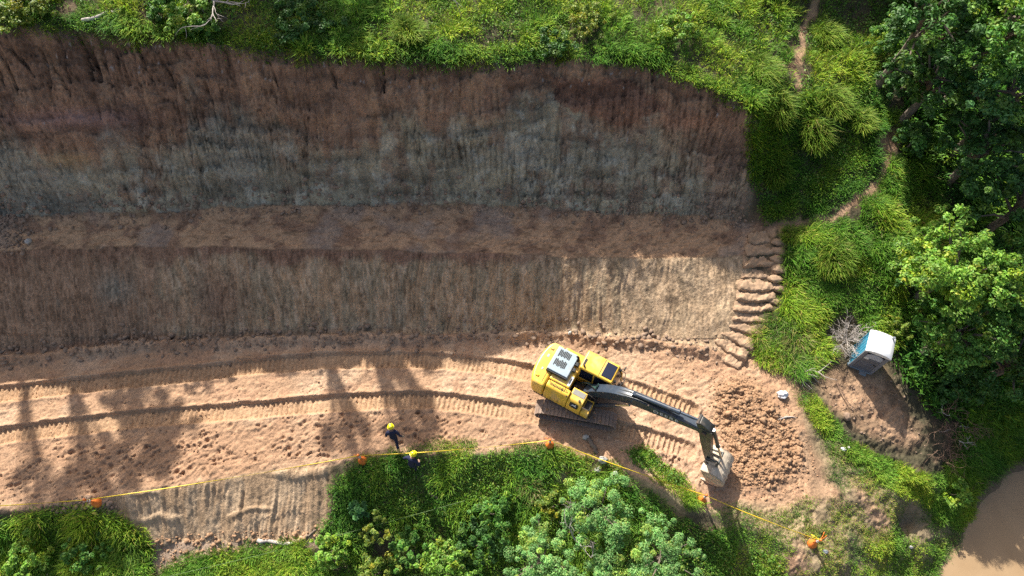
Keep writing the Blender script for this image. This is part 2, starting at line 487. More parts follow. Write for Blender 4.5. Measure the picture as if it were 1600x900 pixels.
# deep rain rills on the left of the tall face, and the caved lumps at its foot
rill = np.zeros_like(Z)
rill_w = GX + .30 * (fbm(GX * 2.5, GY * 2.5, 91, 3) - .5)
for (px0, py0, px1, py1, w) in [(125,100,140,165,.10),(152,95,170,160,.09),(165,110,178,158,.13),(180,100,194,162,.08),(205,115,212,158,.10),(213,115,222,158,.10),(70,130,88,160,.09),
        (10,145,18,175,.08),(28,120,40,170,.08),(120,150,136,178,.10),(280,138,292,160,.07),(4,160,10,180,.07),(365,105,367,120,.07),(60,125,80,150,.07),(240,110,262,160,.06),(100,120,112,172,.07),(45,135,62,178,.07),(330,150,338,172,.06),(430,120,440,150,.06),(520,115,528,150,.07),(600,120,606,160,.06),(232,118,240,150,.07)]:
    zz0 = 10.2 - (py0 - 60) / 260 * 6; zz1 = 10.2 - (py1 - 60) / 260 * 6
    a = P(px0, py0, zz0); b = P(px1, py1, zz1)
    i0, i1 = np.searchsorted(gy, [min(a[1], b[1]) - .7, max(a[1], b[1]) + .7]); j0, j1 = np.searchsorted(gx, [min(a[0], b[0]) - .7, max(a[0], b[0]) + .7])
    if i1 <= i0 or j1 <= j0: continue
    d, s, _ = polydist(rill_w[i0:i1, j0:j1], GY[i0:i1, j0:j1], [(a[0], a[1]), (b[0], b[1])])
    rill[i0:i1, j0:j1] += np.exp(-(d / (w * .62)) ** 2) * (.5 + .8 * noise(s * 2.2, d * 0 + px0, 93))
dz -= .45 * np.clip(rill, 0, 1) * zU
# windrow and crumbs at the foot of the lower face
fd = (GY - (LYd['foot2'] - .15)) / .28
wr = fbm(GX * .8, GX * 0, 35, 3)
berm = np.exp(-fd ** 2) * smooth01((11.2 - GX) / 1)
dz += berm * (.10 + .35 * wr) * (.6 + .8 * fbm(GX * 3, GY * 3, 36, 3))
fd1 = (GY - (LYd['foot1'] + .1)) / .4
dz += np.exp(-fd1 ** 2) * cut_x * .25 * fbm(GX * 2.2, GY * 2.2, 37, 4)
# lumpy loose soil on the terrace and the pad
crack = 1 - np.abs(2 * fbm(GX * 1.1 + .8 * n_big, GY * 2.6, 41, 5, .6) - 1)
dz += pad * (-.05 * np.clip((crack - .9) / .1, 0, 1) * smooth01((fbm(GX * .5, GY * .5, 44, 2) - .35) * 5) + .09 * n_fine + .13 * (fbm(GX * 1.6, GY * 3.2, 43, 4, .6) - .5) + .05 * (1 - np.abs(2 * fbm(GX * 3.2, GY * 4.6, 47, 3, .6) - 1) - .7))
dz += zB * (-.06 * np.clip((crack - .86) / .14, 0, 1) + .05 * n_fine)
dz += (1 - pad) * .05 * n_fine
# crawler ruts
def world_line(pts, z=0.0):
    return [tuple(float(q) for q in P(x, y, z)[:2]) for x, y in pts]
RUTS = [[(-60,624),(0,617),(100,606),(200,594),(300,585),(400,573),(500,565),(600,562),(700,565),(780,574),(850,588)],
        [(-60,690),(0,682),(100,668),(200,657),(300,648),(400,641),(500,632),(600,626),(680,626),(760,636),(850,652)],
        [(955,600),(1000,612),(1045,628),(1078,641)],
        [(965,672),(1000,680),(1040,693),(1075,703)]]
rutmask = np.zeros_like(Z)
for r in RUTS:
    d, s, side = polydist(GX + .10 * n_mid, GY + .16 * n_mid, world_line(r))
    hw = .40
    worn = .35 + .9 * smooth01((fbm(GX * .7, GY * .7, 52, 3) - .32) * 4)
    inside = smooth01((hw - d) / .07 + .5)
    ribs = np.clip(np.sin(2 * math.pi * s / .24) * 2.2 - .9, -1, 1)
    dz = dz * (1 - .7 * inside * pad)
    dz += pad * inside * (-.115 + .05 * n_mid + .04 * n_fine + .042 * worn * ribs * smooth01((hw * .95 - d) / .08))
    dz += pad * np.exp(-((d - hw - .09) / .08) ** 2) * (.10 + .07 * (noise(s * 3, d * 0, 51) - .5)) * np.where(side > 0, 1.0, .35)
    rutmask = np.maximum(rutmask, inside * pad)
# hoof and boot prints
dimple = np.zeros_like(Z)
poly_prints = [(-20,720),(150,690),(330,670),(470,650),(640,640),(830,660),(850,680),(690,690),(540,712),(420,732),(300,745),(120,778),(-20,795)]
poly_prints2 = [(960,690),(1010,690),(1100,720),(1110,760),(1060,740),(1000,715)]
cnt = 0
for poly, N in ((poly_prints, 900), (poly_prints2, 110)):
    bx = [p[0] for p in poly]; by = [p[1] for p in poly]
    qx = RNG.uniform(min(bx), max(bx), N * 3); qy = RNG.uniform(min(by), max(by), N * 3)
    ok = inpoly(qx, qy, poly) & (fbm(qx * .02, qy * .035, 61, 3) > .47)
    qx, qy = qx[ok][:N], qy[ok][:N]
    wx, wy, _ = P(qx, qy, 0)
    for x, y in zip(wx, wy):
        i0, i1 = np.searchsorted(gy, [y - .35, y + .35]); j0, j1 = np.searchsorted(gx, [x - .35, x + .35])
        if i1 <= i0 or j1 <= j0: continue
        an = random.uniform(0, 3.14); ca, sa = math.cos(an), math.sin(an)
        X = GX[i0:i1, j0:j1] - x; Yy = GY[i0:i1, j0:j1] - y
        u = X * ca + Yy * sa; v = -X * sa + Yy * ca
        rr = .04 + .06 * random.random() ** 2; q = np.sqrt((u / (rr * 1.35)) ** 2 + (v / rr) ** 2) * (1 + .5 * (noise(GX[i0:i1, j0:j1] * 9, GY[i0:i1, j0:j1] * 9, 63) - .5))
        dep = .03 + .10 * random.random() ** 1.5
        dimple[i0:i1, j0:j1] += dep * (-np.exp(-q ** 3) + .35 * np.exp(-((q - 1.6) / .5) ** 2))
dz += np.clip(dimple, -.16, .06) * pad * (1 - rutmask)
# churned spoil by the bucket, in rows left by the teeth
poly_churn = [(1120,600),(1165,592),(1200,625),(1235,665),(1258,700),(1250,735),(1205,765),(1150,755),(1140,700),(1118,660)]
cin = inpoly(PX + 26 * (fbm(GX, GY, 71, 3) - .5), PY + 26 * (fbm(GX, GY, 72, 3) - .5), poly_churn).astype(float)
churn = blur_cols(blur_rows(cin, 6), 6)
rowdir = GY * .9 + GX * .44
rowx = GX * .9 - GY * .44
dz += churn * (.12 + .55 * (fbm(rowx * 2.0, rowdir * 3.6, 73, 4, .68) - .46))
disturbed = [(960,700),(1010,680),(1110,690),(1130,770),(1090,790),(1010,745)]
dist_m = blur_cols(blur_rows(inpoly(PX, PY, disturbed).astype(float), 6), 6)
dz += dist_m * .22 * (fbm(GX * 2.6, GY * 2.6, 75, 4, .6) - .5)
# grassy banks are humpy
veg = np.clip(1 - pad - zU - zB - zL - south_cut, 0, 1)
lump_r = inpoly(PX, PY, [(1270,580),(1400,570),(1480,700),(1530,760),(1500,860),(1400,900),(1200,900),(1230,800),(1300,780),(1270,640)]).astype(float)
dz += blur_cols(blur_rows(lump_r, 5), 5) * (.42 * (fbm(GX * 1.8, GY * 1.8, 83, 4, .62) - .5) + .09 * n_fine)
dz += veg * (.5 * (fbm(GX * .55, GY * .55, 81, 3) - .5)) * (1 - .92 * np.exp(-((GY - LYd['crest']) / .9) ** 2) * cut_x)
# the washed-out pit near the river and the level stand for the portable toilet
pitx, pity, _ = P(1425, 812, -1.9)
d = np.hypot((GX - pitx) * .75, GY - pity)
dz -= .9 * np.exp(-(d / .55) ** 2)
tqx, tqy, _ = P(1355, 570, 0)
lev = np.exp(-(np.hypot(GX - tqx, GY - tqy) / 1.1) ** 4)
Z = Z + dz * (1 - lev * .9)
Z = Z * (1 - lev) + (0.0) * lev
exc = np.exp(-(np.hypot((GX - 3.24) / 2.5, (GY - 11.0) / 1.8)) ** 6)      # the pad is packed level under the machine
Z = Z * (1 - exc) + 0.0 * exc
PX, PY = J(GX, GY, Z)

def zat(x, y):
    x = np.asarray(x, float); y = np.asarray(y, float)
    j = np.clip(np.searchsorted(gx, x) - 1, 0, NX - 2); i = np.clip(np.searchsorted(gy, y) - 1, 0, NY - 2)
    fx = np.clip((x - gx[j]) / (gx[j + 1] - gx[j]), 0, 1); fy = np.clip((y - gy[i]) / (gy[i + 1] - gy[i]), 0, 1)
    return (Z[i, j] * (1 - fx) + Z[i, j + 1] * fx) * (1 - fy) + (Z[i + 1, j] * (1 - fx) + Z[i + 1, j + 1] * fx) * fy

def ground(px, py, z0=0.0):
    """where the line of sight through a picture point meets the terrain"""
    z = z0
    for _ in range(40):
        x, y, _z = P(px, py, z)
        z = z + .6 * (float(zat(x, y)) - z)
    return Vector((float(x), float(y), float(zat(x, y))))

# ------------------------------------------------------------------ soil colours (strata, plus shade painted into rills, pits and tooth slots)
def C(*c): return np.array(c, float)
def mixc(A, B, t):
    t = np.asarray(t)[..., None]
    return A * (1 - t) + B * t
S = np.zeros((NY, NX, 3))
n1 = fbm(GX * .5, GY * .5, 101, 4); n2 = fbm(GX * 1.5, GY * 1.5, 105, 4); n3 = fbm(GX * 4, GY * 4, 109, 3)
streak = fbm(wob * 2.6, GY * .8, 111, 4, .6); streak2 = fbm(wob * 7.0, GY * 1.6, 115, 3, .6)
S[:] = C(.085, .075, .045)                                                     # leaf litter under the plants
S = mixc(S, C(.16, .11, .07), smooth01((n2 - .5) * 5) * .7)
padc = mixc(np.broadcast_to(C(.41, .256, .156), S.shape), C(.475, .318, .205), smooth01((n1 - .42) * 5))
padc = mixc(padc, C(.41, .245, .15), smooth01((n2 - .52) * 6) * .75)
padc = mixc(padc, C(.45, .285, .16), rutmask * .6)
dark_band = inpoly(PX, PY + 14 * (n2 - .5), [(-50,700),(160,690),(330,672),(480,655),(700,640),(830,655),(860,700),(690,692),(540,712),(300,750),(-50,800)]).astype(float)
padc = mixc(padc, C(.35, .212, .128), blur_cols(blur_rows(dark_band, 5), 5) * .7)  # darker soil tone over the band of prints
padc = mixc(padc, C(.33, .195, .108), churn * .9)
padc = mixc(padc, C(.45, .29, .19), dist_m * .6)
S = mixc(S, padc, pad)
# upper face: red clay above, grey-green weathered rock below, the boundary rising to the right
bound = np.interp(GX, [-27, -20, -13, -7, -2, 3, 6, 10, 14], [.42, .40, .48, .60, .66, .66, .60, .56, .5]) + .75 * (n1 - .5) + .35 * (n2 - .5) + .12 * (streak - .5)
red = smooth01((tU - bound) / .22 + .5)
grey = mixc(np.broadcast_to(C(.25, .22, .155), S.shape), C(.195, .172, .122), smooth01((n3 * .5 + streak * .5 - .45) * 5))
grey = mixc(grey, C(.19, .135, .095), smooth01((n2 - .53) * 7) * .8); grey = mixc(grey, C(.32, .30, .235), smooth01((fbm(GX * 1.1, GY * 1.7, 161, 4, .6) - .56) * 8) * .75)
grey = mixc(grey, C(.22, .205, .16), smooth01((n1 - .45) * 5) * smooth01((-6 - GX) / 8) * .9)
redc = mixc(np.broadcast_to(C(.21, .132, .087), S.shape), C(.155, .098, .066), smooth01((n2 - .45) * 6))
redc = mixc(redc, C(.27, .175, .11), smooth01((streak - .52) * 7) * .7)
up = mixc(grey, redc, red)
pur = np.exp(-(((PX - 120) / 110) ** 2 + ((PY - 185) / 16) ** 2))
up = mixc(up, C(.23, .145, .125), pur * .8)
rb = inpoly(PX + 22 * (n3 - .5), PY + 22 * (n2 - .5), [(868,120),(1000,130),(1040,165),(985,200),(925,185),(866,160)]).astype(float)
up = mixc(up, C(.165, .09, .06), rb * .8)
ob = np.exp(-(((PX - 1075) / 60) ** 2 + ((PY - 190) / 12) ** 2)); up = mixc(up, C(.27, .14, .085), ob * .7)
up = mixc(up, C(.28, .19, .10), np.exp(-(((PX - 110) / 35) ** 2 + ((PY - 252) / 14) ** 2)) * .7)
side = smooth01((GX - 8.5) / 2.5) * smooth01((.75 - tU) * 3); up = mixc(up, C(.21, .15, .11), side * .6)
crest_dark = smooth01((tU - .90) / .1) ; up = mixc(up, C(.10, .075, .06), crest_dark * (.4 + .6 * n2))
fine_c = fbm(GX * 7, GY * 7, 141, 2); pits = smooth01((fbm(wob * 3.6, GY * 1.3, 143, 4, .65) - .58) * 8)
up = mixc(up, up * np.array([1.22, 1.2, 1.15]), smooth01((bed - .5) * 7)); up = mixc(up, up * .72, smooth01((.44 - bed) * 8))
hair = 1 - np.abs(2 * fbm(wob * 3.4, GY * 1.1, 151, 4, .6) - 1); hair2 = 1 - np.abs(2 * fbm(GX * 1.4, Z * 4.2, 153, 4, .6) - 1)
up = up * (1 - .5 * smooth01((hair - .93) / .05) * smooth01((fbm(GX * .4, GY * .6, 155, 2) - .35) * 5) - .35 * smooth01((hair2 - .94) / .05))[..., None]
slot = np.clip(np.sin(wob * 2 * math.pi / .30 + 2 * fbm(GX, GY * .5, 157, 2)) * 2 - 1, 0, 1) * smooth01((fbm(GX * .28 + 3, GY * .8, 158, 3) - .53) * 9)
up = up * (1 - .4 * slot)[..., None]  # painted dark bars stand in for the shade inside tooth slots
up = up * ((1.12 + .25 * streak2 + .5 * (fine_c - .25)) * (1 - .25 * pits))[..., None]  # pits also darkened in colour, shade painted into the hollows
speck = ((noise(GX * 11, GY * 11, 131) > .94) & (tU > .82)) | ((noise(GX * 13, GY * 13, 133) > .975) & (tU < .25)) | (noise(GX * 12, GY * 12, 135) > .99)
up = np.where(speck[..., None], C(.34, .31, .29), up)
up = mixc(up, up * .45, np.clip(rill, 0, 1) * .6)  # shade of the rill beds painted into the soil colour
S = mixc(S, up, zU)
bench = mixc(np.broadcast_to(C(.45, .28, .165), S.shape), C(.49, .31, .18), smooth01((-8 - GX) / 10))
bench = mixc(bench, C(.26, .155, .10), smooth01((n2 - .5) * 6) * .8)
bench = bench * (1 - .35 * smooth01((fbm(GX * 2.2, GY * 5, 147, 4, .62) - .56) * 8))[..., None]
bench = mixc(bench, C(.34, .26, .20), smooth01((n1 - .52) * 6) * .6)
S = mixc(S, bench, zB)
low = mixc(np.broadcast_to(C(.46, .31, .185), S.shape), C(.36, .275, .175), smooth01((streak - .46) * 7))
low = mixc(low, C(.47, .35, .235), smooth01((streak2 - .54) * 7) * .7)
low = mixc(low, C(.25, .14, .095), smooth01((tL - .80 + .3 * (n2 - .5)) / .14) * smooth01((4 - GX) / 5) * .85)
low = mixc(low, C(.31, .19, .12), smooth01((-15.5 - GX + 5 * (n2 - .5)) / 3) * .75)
redm = np.exp(-(((PX - 340) / 42) ** 2 + ((PY - 470) / 50) ** 2)); low = mixc(low, C(.27, .165, .11), redm * .8)
turq = np.exp(-(((PX - 180) / 26) ** 2 + ((PY - 450) / 22) ** 2)) + np.exp(-(((PX - 90) / 10) ** 2 + ((PY - 465) / 12) ** 2))
low = mixc(low, C(.27, .28, .225), np.clip(turq, 0, 1) * .6 * smooth01((streak - .4) * 5))
low = mixc(low, C(.44, .315, .20), smooth01((GX - 1 + 3 * (n1 - .5)) / 6) * .7)
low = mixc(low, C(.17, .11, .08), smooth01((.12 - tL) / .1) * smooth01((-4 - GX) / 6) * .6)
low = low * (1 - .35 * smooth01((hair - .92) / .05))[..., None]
low = low * ((.62 + .4 * streak2 + .4 * fine_c) * (1 - .3 * pits))[..., None]  # same painted pit shade, here without relief under it
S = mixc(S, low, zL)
scol = mixc(np.broadcast_to(C(.41, .28, .17), S.shape), C(.48, .345, .22), smooth01((streak - .45) * 6))
S = mixc(S, scol, south_cut)
toe_dirt = inpoly(PX + 24 * (n3 - .5), PY + 18 * (n2 - .5), [(215,790),(520,790),(520,850),(455,862),(330,870),(250,900),(225,860)]) & (GX < -8)
S = np.where((toe_dirt & (south_cut < .5))[..., None], mixc(np.broadcast_to(C(.42, .31, .22), S.shape), C(.30, .21, .15), n3), S)
# bare trodden earth on the banks: path, stand of the toilet, worn patches in the thin turf
path_pts = [[(1300,-40),(1280,0),(1258,30),(1247,70),(1246,118),(1252,150)], [(1400,200),(1385,220),(1380,250),(1368,290),(1335,312),(1290,345),(1240,345),(1205,362)], [(1240,345),(1222,372),(1216,420)]]
pth = np.full_like(Z, 1e9)
for pts in path_pts:
    d, _, _ = polydist(PX + 34 * (n2 - .5), PY + 26 * (n3 - .5), pts)
    pth = np.minimum(pth, d)
bare = smooth01((9.5 - pth) / 6)
dd = np.hypot((PX - 1388) / 24, (PY - 222) / 20); bare = np.maximum(bare, smooth01((1.0 - dd) * 3))
wx_, wy_ = PX + 30 * (n2 - .5), PY + 30 * (n3 - .5)
for poly in ([(1285,594),(1330,572),(1385,580),(1405,612),(1420,650),(1440,688),(1425,700),(1390,690),(1345,672),(1312,645),(1282,612)],
             [(1170,560),(1230,575),(1240,615),(1270,680),(1300,750),(1330,790),(1270,780),(1215,790),(1130,775),(1100,700),(1090,600)], [(1315,745),(1345,760),(1400,825),(1370,835)],
             [(1225,860),(1250,850),(1270,900),(1230,900)]):
    bare = np.maximum(bare, blur_cols(blur_rows(inpoly(wx_, wy_, poly).astype(float), 4), 4))
bare = bare * (1 - zU) * (1 - zL)
barec = mixc(np.broadcast_to(C(.40, .258, .16), S.shape), C(.30, .185, .115), smooth01((n2 - .45) * 5))
barec = mixc(barec, C(.33, .195, .108), churn * .9)
litter_ = inpoly(PX, PY, [(1265,560),(1480,560),(1500,740),(1330,720)]).astype(float) * smooth01((fbm(GX * 1.3, GY * 1.3, 171, 4, .6) - .5) * 7)
barec = mixc(barec, C(.20, .135, .085), litter_ * .75)
S = mixc(S, barec, bare * np.clip(1 - pad, 0, 1))
BARE = np.clip(np.maximum(bare, 0), 0, 1)
thin = inpoly(PX, PY, [(1250,610),(1330,690),(1430,745),(1500,740),(1520,800),(1450,900),(1200,905),(1100,800),(1160,780),(1290,760),(1260,690)])
S = mixc(S, mixc(np.broadcast_to(C(.33, .25, .16), S.shape), C(.24, .19, .11), n2), thin * (1 - BARE) * .85)
strip = blur_cols(blur_rows(inpoly(PX, PY, [(530,740),(545,708),(690,688),(858,690),(960,716),(1010,700),(1110,795),(1060,800),(990,765),(900,760),(760,750),(640,755)]).astype(float), 5), 5)
S = mixc(S, mixc(np.broadcast_to(C(.36, .29, .18), S.shape), C(.20, .17, .085), n2), strip * .9 * (1 - pad))
muddy = smooth01((WATER_Z + .5 - Z) / .4); S = mixc(S, C(.17, .12, .075), muddy)

# one continuous sheet, shared out into the named pieces of ground; normals come from the whole sheet
VX = np.stack([GX, GY, Z], -1)
dzy = np.gradient(Z, gy, axis=0); dzx = np.gradient(Z, gx, axis=1)
NRM = np.stack([-dzx, -dzy, np.ones_like(Z)], -1); NRM /= np.linalg.norm(NRM, axis=-1, keepdims=True)
cy = .25 * (GY[:-1, :-1] + GY[1:, :-1] + GY[:-1, 1:] + GY[1:, 1:]); cx = .5 * (gx[:-1] + gx[1:])[None, :]
def lc(k): return (.5 * (LYd[k][:-1] + LYd[k][1:]))[None, :]
zone = np.zeros((NY - 1, NX - 1), int)
zone[cy <= lc('crest')] = 1; zone[cy <= lc('foot1')] = 2; zone[cy <= lc('edge2')] = 3; zone[cy <= lc('foot2')] = 4; zone[cy <= lc('edge3')] = 5
right = (cx > 12.6) & (zone >= 1) & (zone <= 3)
zone[np.broadcast_to(right, zone.shape)] = 6
zone[(zone == 4) & np.broadcast_to(cx > 15.2, zone.shape)] = 6
ZN = ['upland_ground', 'upper_cut_slope', 'terrace', 'lower_cut_slope', 'work_pad', 'river_bank', 'hillside']
ZLAB = ['grassy upland ground above the cut', 'tall upper cut slope of red and grey clay in shade', 'narrow brown terrace between the two cut slopes',
        'lower cut slope raked by bucket teeth', 'light brown earth work pad with crawler tracks', 'bank falling from the pad to the river', 'vegetated hillside right of the cut']
idx = np.arange(NY * NX).reshape(NY, NX)
quads = np.stack([idx[:-1, :-1], idx[:-1, 1:], idx[1:, 1:], idx[1:, :-1]], -1)
Vf = VX.reshape(-1, 3); Nf = NRM.reshape(-1, 3); Sf = np.concatenate([np.clip(S.reshape(-1, 3), .01, .8), np.clip((zU * .10 + zL * .38 + south_cut * .4) * (1 - wild), 0, 1).reshape(-1, 1)], 1)
for k, nm in enumerate(ZN):
    q = quads[zone == k]
    used, inv = np.unique(q, return_inverse=True)
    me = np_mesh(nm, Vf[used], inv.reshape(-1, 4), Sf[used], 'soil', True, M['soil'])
    me.normals_split_custom_set_from_vertices(Nf[used].astype(np.float32))
    tag(link_mesh(nm, me), ZLAB[k], None, None, 'structure')

# river
m, nt, b = new_mat('river_water')
b.inputs['Base Color'].default_value = (.36, .235, .125, 1); b.inputs['Roughness'].default_value = .08; b.inputs['IOR'].default_value = 1.33
geo = nt.nodes.new('ShaderNodeNewGeometry'); nw = nt.nodes.new('ShaderNodeTexNoise'); nw.inputs['Scale'].default_value = 1.6; nw.inputs['Detail'].default_value = 4
nt.links.new(geo.outputs['Position'], nw.inputs['Vector'])
bp = nt.nodes.new('ShaderNodeBump'); bp.inputs['Strength'].default_value = .35; bp.inputs['Distance'].default_value = .05
wr1 = nt.nodes.new('ShaderNodeTexNoise'); wr1.inputs['Scale'].default_value = .5; wr1.inputs['Detail'].default_value = 5; wr1.inputs['Distortion'].default_value = 1.5
nt.links.new(geo.outputs['Position'], wr1.inputs['Vector'])
wcm = nt.nodes.new('ShaderNodeMix'); wcm.data_type = 'RGBA'; wcm.inputs['A'].default_value = (.28, .185, .10, 1); wcm.inputs['B'].default_value = (.36, .25, .145, 1)
nt.links.new(wr1.outputs['Fac'], wcm.inputs['Factor']); nt.links.new(wcm.outputs['Result'], b.inputs['Base Color'])
nt.links.new(nw.outputs['Fac'], bp.inputs['Height']); nt.links.new(bp.outputs[0], b.inputs['Normal'])
wm = MB(); wm.add([(-600, -600, 0), (600, -600, 0), (600, 12, 0), (-600, 12, 0)], [(0, 1, 2, 3)])
tag(wm.build('river', m, None, loc=(0, 0, WATER_Z)), 'muddy brown river in the lower right corner', None, None, 'structure')

# ------------------------------------------------------------------ vegetation
def palette(n, cols, w, jitter=.18):
    cols = np.array(cols, float); w = np.array(w, float) / sum(w)
    c = cols[RNG.choice(len(cols), n, p=w)]
    return c * (1 + jitter * (RNG.random((n, 1)) * 2 - 1)) * (1 + .08 * (RNG.random((n, 3)) * 2 - 1))

G_FRESH = [(.14, .27, .028), (.20, .33, .035), (.30, .37, .06), (.09, .18, .022)]
G_DEEP = [(.075, .17, .022), (.12, .25, .03), (.19, .30, .04), (.05, .12, .018)]
G_DRY = [(.30, .26, .10), (.18, .22, .06), (.10, .17, .04), (.38, .31, .15)]

def blades(bx, by, bz, ang, h, w, lean, col):
    """bent blades, five points each"""
    n = len(bx)
    sx, sy = -np.sin(ang), np.cos(ang)
    dx, dy = np.cos(ang), np.sin(ang)
    V = np.zeros((n, 4, 3))
    for k, (f, z, ww) in enumerate(((0, 0, 0), (.32, .62, 1), (1.0, .86, 0), (.32, .62, -1))):
        V[:, k, 0] = bx + dx * lean * f * h + sx * w * .5 * ww
        V[:, k, 1] = by + dy * lean * f * h + sy * w * .5 * ww
        V[:, k, 2] = bz + h * z * np.sqrt(np.clip(1 - (lean * f * .75) ** 2, .12, 1)) - (.03 if k == 0 else 0)
    base = (np.arange(n) * 4)[:, None]
    F = np.concatenate([base + np.array([[0, 1, 3]]), base + np.array([[1, 2, 3]])])
    C_ = np.repeat(col, 4, 0).reshape(n, 4, 3)
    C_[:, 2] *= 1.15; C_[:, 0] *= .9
    return V.reshape(-1, 3), F, C_.reshape(-1, 3)

def tufts(cx, cy, nb, hh, spread, col_fn, w=.03, lean=(.35, 1.0), wind=(0, 0)):
    cx = np.asarray(cx); n = len(cx)
    hh = np.broadcast_to(hh, (n,)); spread = np.broadcast_to(spread, (n,))
    k = np.repeat(np.arange(n), nb)
    a = RNG.random(n * nb) * 2 * math.pi
    r = np.sqrt(RNG.random(n * nb)) * spread[k]
    bx = cx[k] + r * np.cos(a); by = cy[k] + r * np.sin(a)
    wx = np.cos(a) + RNG.normal(0, .5, n * nb) + wind[0]; wy = np.sin(a) + RNG.normal(0, .5, n * nb) + wind[1]
    ang = np.arctan2(wy, wx)
    h = hh[k] * RNG.uniform(.55, 1.15, n * nb)
    ln = RNG.uniform(lean[0], lean[1], n * nb) * (.5 + .5 * r / np.maximum(spread[k], .01))
    pt = fbm(cx * .8, cy * .8, 501, 3); pv = fbm(cx * .55 + 9, cy * .55, 503, 3)
    warm = smooth01((pt - .38) * 4)[:, None]
    hue = np.array([.75, .98, 1.0]) * (1 - warm) + np.array([1.45, 1.36, 1.05]) * warm
    tint = (RNG.uniform(.7, 1.2, n)[:, None] * hue)[k]
    h = h * .66 * (.5 + .9 * smooth01((pv - .3) * 2.6))[k]; w = w * .72
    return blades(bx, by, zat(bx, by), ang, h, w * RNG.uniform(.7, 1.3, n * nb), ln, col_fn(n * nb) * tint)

def join(parts):
    V, F, C_ = [], [], []; o = 0
    for v, f, c in parts:
        V.append(v); F.append(f + o); C_.append(c); o += len(v)
    return np.concatenate(V), np.concatenate(F), np.concatenate(C_)

def scatter(poly, n, keep=None, zref=0.0, margin=40):
    """points on the terrain that fall inside an outline of the survey"""
    bx = np.array([p[0] for p in poly], float); by = np.array([p[1] for p in poly], float)
    X, Y, _ = P(np.concatenate([bx, bx]), np.concatenate([by, by]), np.concatenate([bx * 0 + zref - 2.5, bx * 0 + zref + 2.5]))
    out_x, out_y = np.zeros(0), np.zeros(0)
    for _ in range(12):
        x = RNG.uniform(X.min(), X.max(), n); y = RNG.uniform(Y.min(), Y.max(), n)
        z = zat(x, y); px, py = J(x, y, z)
        ok = inpoly(px + 12 * (fbm(x * 1.3, y * 1.3, 301, 2) - .5), py + 12 * (fbm(x * 1.3, y * 1.3, 302, 2) - .5), poly)
        j = np.clip(np.searchsorted(gx, x), 0, NX - 1); i = np.clip(np.searchsorted(gy, y), 0, NY - 1)
        ok &= (RNG.random(n) > BARE[i, j] * 1.1) & (pth[i, j] > 8 + 7 * RNG.random(n)) & (np.hypot(px - 1318, py - 522) > 34)
        if keep is not None: ok &= keep(x, y, px, py)
        out_x = np.concatenate([out_x, x[ok]]); out_y = np.concatenate([out_y, y[ok]])
        if len(out_x) >= n: break
    return out_x[:n], out_y[:n]

def grass_patch(name, label, parts):
    V, F, C_ = join(parts)
    return tag(link_mesh(name, np_mesh(name, V, F, C_, 'leafcol', False, M['grass'])), label, 'grass', None, 'stuff')

def pal(cols, w): return lambda n: palette(n, cols, w)
fresh = pal(G_FRESH + G_DRY[:1], [4, 5, 3, 2, .6]); deep = pal(G_DEEP + G_DRY[1:2], [4, 5, 3, 2, .5]); lively = pal(G_FRESH, [3, 5, 5, 1]); dryish = pal(G_DRY + G_FRESH[:2], [3, 4, 3, 2, 3, 3])
clump = lambda s, lo, seed: (lambda x, y, px, py: fbm(x * s, y * s, seed, 3) > lo)

up_poly = [(-80,-90),(1400,-90),(1420,80),(1360,150),(1240,180),(1165,170),(1120,142),(1060,118),(1000,96),(900,86),(800,95),(700,98),(600,92),(500,86),(400,80),(300,66),(200,58),(100,45),(-80,32)]
x, y = scatter(up_poly, 3300, clump(.8, .36, 201), 10)
x2, y2 = scatter(up_poly, 1500, clump(.5, .5, 202), 10)
x3 = RNG.uniform(-27, 12.8, 1700); y3 = np.interp(x3, gx, LYd['crest']) + RNG.uniform(-.12, .75, 1700)
grass_patch('grass', 'rough green grass and weeds along the top of the cut', [tufts(x, y, 19, RNG.uniform(.25, .55, len(x)), .22, fresh, .035),
    tufts(x2, y2, 26, RNG.uniform(.45, .8, len(x2)), .3, lively, .035), tufts(x3, y3, 14, RNG.uniform(.35, .65, len(x3)), .18, deep, .03, (.6, 1.1), (0, -1.2))])
slope_poly = [(1165,160),(1240,150),(1370,120),(1420,200),(1370,280),(1330,310),(1260,350),(1230,360),(1195,350),(1178,300),(1172,220)]
x, y = scatter(slope_poly, 1500, clump(.8, .34, 205), 5)
grass_patch('grass', 'long grass on the slope right of the tall cut face', [tufts(x, y, 24, RNG.uniform(.35, .7, len(x)), .25, deep, .035, (.4, 1.05), (.2, -.6))])
mound_poly = [(1228,370),(1260,350),(1330,310),(1400,250),(1470,290),(1485,420),(1420,520),(1390,545),(1290,560),(1250,590),(1190,590),(1180,545),(1215,500),(1228,440)]
x, y = scatter(mound_poly, 2700, clump(.9, .3, 207), 2)
x2, y2 = scatter([(1180,520),(1215,490),(1260,510),(1270,560),(1240,595),(1190,590),(1178,550)], 260, None, .5)
grass_patch('grass', 'tall bright grass covering the mound between the path and the toilet', [tufts(x, y, 22, RNG.uniform(.45, .85, len(x)), .26, fresh, .035, (.4, 1.05), (.3, -.5)),
    tufts(x2, y2, 22, RNG.uniform(.5, .85, len(x2)), .25, dryish, .03, (.5, 1.1), (-.4, -.4))])
turf_poly = [(1245,615),(1270,610),(1330,690),(1430,745),(1500,735),(1530,790),(1500,850),(1455,905),(1190,905),(1110,800),(1135,785),(1200,800),(1280,770),(1300,720)]
x, y = scatter(turf_poly, 5200, clump(1.2, .38, 211), -1)
x2, y2 = scatter([(1245,615),(1268,612),(1300,660),(1340,700),(1430,745),(1500,740),(1530,790),(1495,830),(1440,790),(1360,740),(1300,700)], 1500, clump(1.0, .36, 213), -1)
x3, y3 = scatter([(1200,830),(1240,850),(1255,905),(1120,905),(1110,830)], 380, None, -1)
